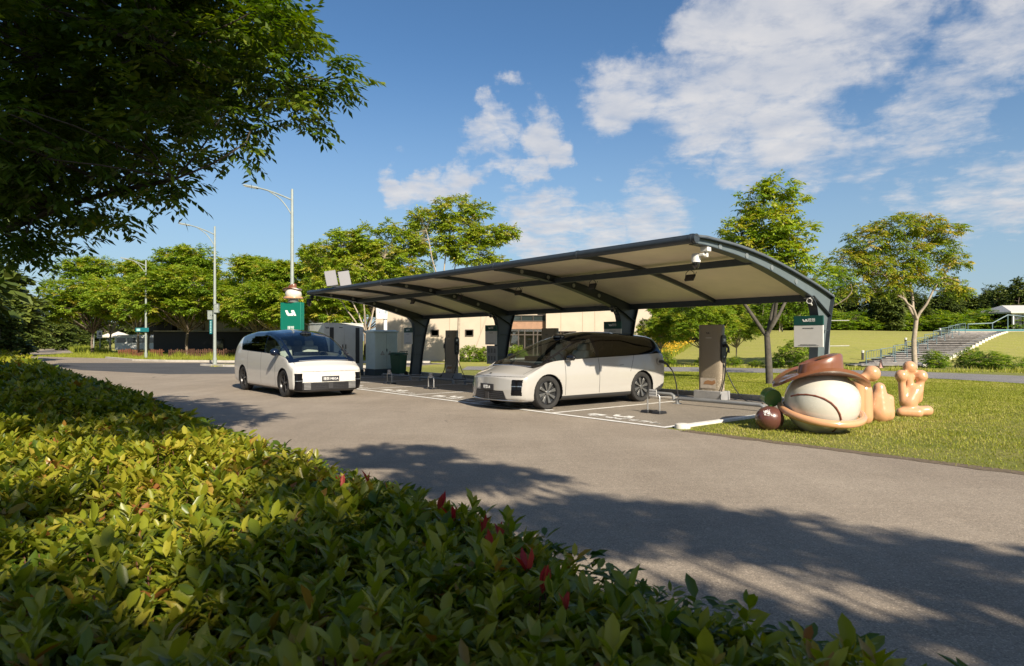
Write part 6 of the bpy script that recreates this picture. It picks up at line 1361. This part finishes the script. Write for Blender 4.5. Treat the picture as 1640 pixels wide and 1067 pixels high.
# ---------------------------------------------------------------- near hedge
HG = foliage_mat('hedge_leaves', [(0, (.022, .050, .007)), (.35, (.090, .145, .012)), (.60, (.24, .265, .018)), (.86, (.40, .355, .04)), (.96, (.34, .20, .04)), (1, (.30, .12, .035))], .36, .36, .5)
RED = foliage_mat('red_shoots', [(0, (.36, .03, .045)), (1, (.58, .13, .09))], .4, .4)
def hz(X, Y):
    t = (X-BO.x)*D1.x+(Y-BO.y)*D1.y; s = (X-BO.x)*D2.x+(Y-BO.y)*D2.y; far = sstep(s, -3, 3)
    n = np.sin(X*2.1+1.3*np.sin(Y*1.7))*np.sin(Y*2.3+1.1*np.sin(X*1.4)); n2 = np.sin(X*5.3+Y*3.1)*np.sin(Y*6.1-X*2.7)
    z = .86+.042*n+.032*n2+.014*np.sin(X*13.7+Y*5.1)*np.sin(Y*15.3-X*4.4)+far*(.09*n+.06*np.sin(s*1.1+.5)*np.sin(t*1.4)); edge = np.clip((-7.62-t)/.35, 0, 1); z = z-(1-edge)**2*.30
    z = z+.75*sstep(-t, 11.0, 15)*sstep(s, 2, 9)
    return z, t, s
def hedge():
    rs = np.random.RandomState(15); H = thing('hedge', 'broad glossy leaved hedge with a few red shoots filling the lower left foreground', 'hedge', (0, 0, 0))
    Ps = []; As = []; Ns = []; Ls = []; Ws = []; Ts = []
    def ros(X, Y, Z, nl, L, tint, tilt=.58):
        n = len(X); az = rs.uniform(0, 6.28, n)[:, None]+np.arange(nl)*2.4; el = rs.normal(tilt, .30, (n, nl)); ax = rs.normal(0, .22, (n, 3)); ax[:, 2] = 1
        D = np.stack([np.cos(az)*np.cos(el), np.sin(az)*np.cos(el), np.sin(el)], -1)+ax[:, None, :]*.25; D = unit(D); Nn = unit(np.array([0, 0, 1.0])+rs.normal(0, .25, D.shape)); Nn = unit(Nn-D*(Nn*D).sum(-1, keepdims=True))
        P = np.stack([X, Y, Z], 1)[:, None, :]+D*.004; P[..., 2] -= (np.arange(nl)*.006)[None, :]
        LL = L[:, None]*rs.uniform(.50, 1.2, (n, nl))*rs.uniform(.75, 1.12, (n, 1)); m = n*nl
        Ps.append(np.broadcast_to(P, D.shape).reshape(m, 3)); As.append(D.reshape(m, 3)); Ns.append(Nn.reshape(m, 3)); Ls.append(LL.ravel()); Ws.append((LL*rs.uniform(.36, .48, (n, nl))).ravel()); Ts.append(np.clip(tint[:, None]+rs.normal(0, .09, (n, nl)), 0, 1).ravel())
    def region(n, y0, y1, L, nl, depth, umin=-120, umax=1560):
        Y = np.sqrt(rs.uniform(y0**2, y1**2, n)); u = rs.uniform(umin, umax, n); X = (u-820)/1050*Y; z, t, s = hz(X, Y); ok = t < -7.60+.06*np.sin(s*2.3)+.04*np.sin(s*5.1); X, Y, z = X[ok], Y[ok], z[ok]
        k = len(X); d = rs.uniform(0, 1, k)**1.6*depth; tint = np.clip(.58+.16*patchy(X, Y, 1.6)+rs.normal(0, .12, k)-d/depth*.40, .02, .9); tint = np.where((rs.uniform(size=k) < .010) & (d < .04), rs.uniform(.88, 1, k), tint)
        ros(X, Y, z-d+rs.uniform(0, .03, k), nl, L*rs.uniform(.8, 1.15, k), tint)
    region(5200, .75, 2.2, .062, 7, .16, -200, 1700); region(9500, 2.2, 4.2, .066, 7, .18); region(11000, 4.2, 8, .085, 6, .22, -100, 700); region(9500, 8, 16, .13, 6, .35, -80, 420); region(6500, 16, 34, .22, 5, .5, -80, 300)
    # the side that faces the road
    n = 8000; s = rs.uniform(-10, 16, n); t = -7.62+rs.uniform(-.10, .05, n); X = BO.x+D1.x*t+D2.x*s; Y = BO.y+D1.y*t+D2.y*s; ok = (Y > .9); X, Y = X[ok], Y[ok]; Z = rs.uniform(.12, .80, len(X)); ros(X, Y, Z, 6, np.full(len(X), .07)*np.clip(Y/4, 1, 2.2), rs.normal(.38, .12, len(X)), .2)
    # upright shoots standing above the top
    n = 420; Y = rs.uniform(1.1, 9, n); u = rs.uniform(-50, 1500, n); X = (u-820)/1050*Y; z, t, s_ = hz(X, Y); ok = (t < -7.66); X, Y, z = X[ok], Y[ok], z[ok]; k = len(X); tn = rs.uniform(.45, .84, k)
    for q in range(3): ros(X+rs.normal(0, .008, k), Y, z+.02+.03*q, 4, np.full(k, .062), tn, .8)
    P, A, Nn, L, Wd, T = map(np.concatenate, (Ps, As, Ns, Ls, Ws, Ts)); nr = P[:, 1] < 8
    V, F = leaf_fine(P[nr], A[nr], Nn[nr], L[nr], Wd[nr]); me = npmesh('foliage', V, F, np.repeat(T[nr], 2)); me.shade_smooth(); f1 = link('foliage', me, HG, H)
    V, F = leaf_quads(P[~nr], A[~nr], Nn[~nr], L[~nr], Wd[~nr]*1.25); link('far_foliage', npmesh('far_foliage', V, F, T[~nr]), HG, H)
    # twigs and dim inside
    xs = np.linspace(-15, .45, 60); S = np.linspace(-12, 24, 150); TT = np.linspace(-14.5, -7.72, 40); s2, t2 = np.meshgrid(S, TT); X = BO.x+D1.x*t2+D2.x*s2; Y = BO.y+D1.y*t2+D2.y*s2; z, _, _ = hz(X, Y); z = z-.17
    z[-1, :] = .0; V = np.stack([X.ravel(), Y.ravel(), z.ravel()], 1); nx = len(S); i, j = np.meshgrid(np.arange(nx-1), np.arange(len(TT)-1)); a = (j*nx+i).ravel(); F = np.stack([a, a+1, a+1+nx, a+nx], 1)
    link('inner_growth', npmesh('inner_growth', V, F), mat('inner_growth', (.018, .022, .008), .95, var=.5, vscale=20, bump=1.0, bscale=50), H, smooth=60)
    mb = MB(); n = 900; Y = np.sqrt(rs.uniform(.8, 16, n)); u = rs.uniform(-50, 1500, n); X = (u-820)/1050*Y; z, t, _ = hz(X, Y)
    for k in range(n):
        if t[k] < -7.66: d = rs.normal(0, .05, 2); mb.tube([(X[k]-d[0], Y[k]-d[1], z[k]-.22), (X[k]-d[0]*.4, Y[k]-d[1]*.4, z[k]-.10), (X[k], Y[k], z[k]+.01)], [.0035, .003, .002], 4, cap=False)
    tag(mb.build('twigs', mat('twig_red_brown', (.12, .045, .025), .7), H), kind='stuff')
    # red young shoots
    for (u, v) in [(540, 738), (572, 742), (548, 752), (675, 760), (590, 775), (622, 760), (702, 795), (787, 858), (800, 838), (843, 880), (240, 620), (215, 612), (560, 790), (770, 830), (905, 925), (725, 812), (868, 905), (200, 606)]:
        p = px(u, v+6, .93); z, t, _ = hz(np.array([p.x]), np.array([p.y])); zz = float(z[0])+.01
        n = 3; az = rs.uniform(0, 6.28, n); el = rs.uniform(1.05, 1.45, n); D = np.stack([np.cos(az)*np.cos(el), np.sin(az)*np.cos(el), np.sin(el)], -1); Nn = unit(np.cross(D, rand_dirs(rs, n)))
        sc = 1+max(0, (p.y-3))*.25; L = rs.uniform(.045, .08, n)*sc; V, F = leaf_fine(np.repeat([[p.x, p.y, zz]], n, 0), D, Nn, L, L*.30); link('red_shoot', npmesh('red_shoot', V, F, rs.uniform(0, 1, len(F))), RED, H)
hedge()
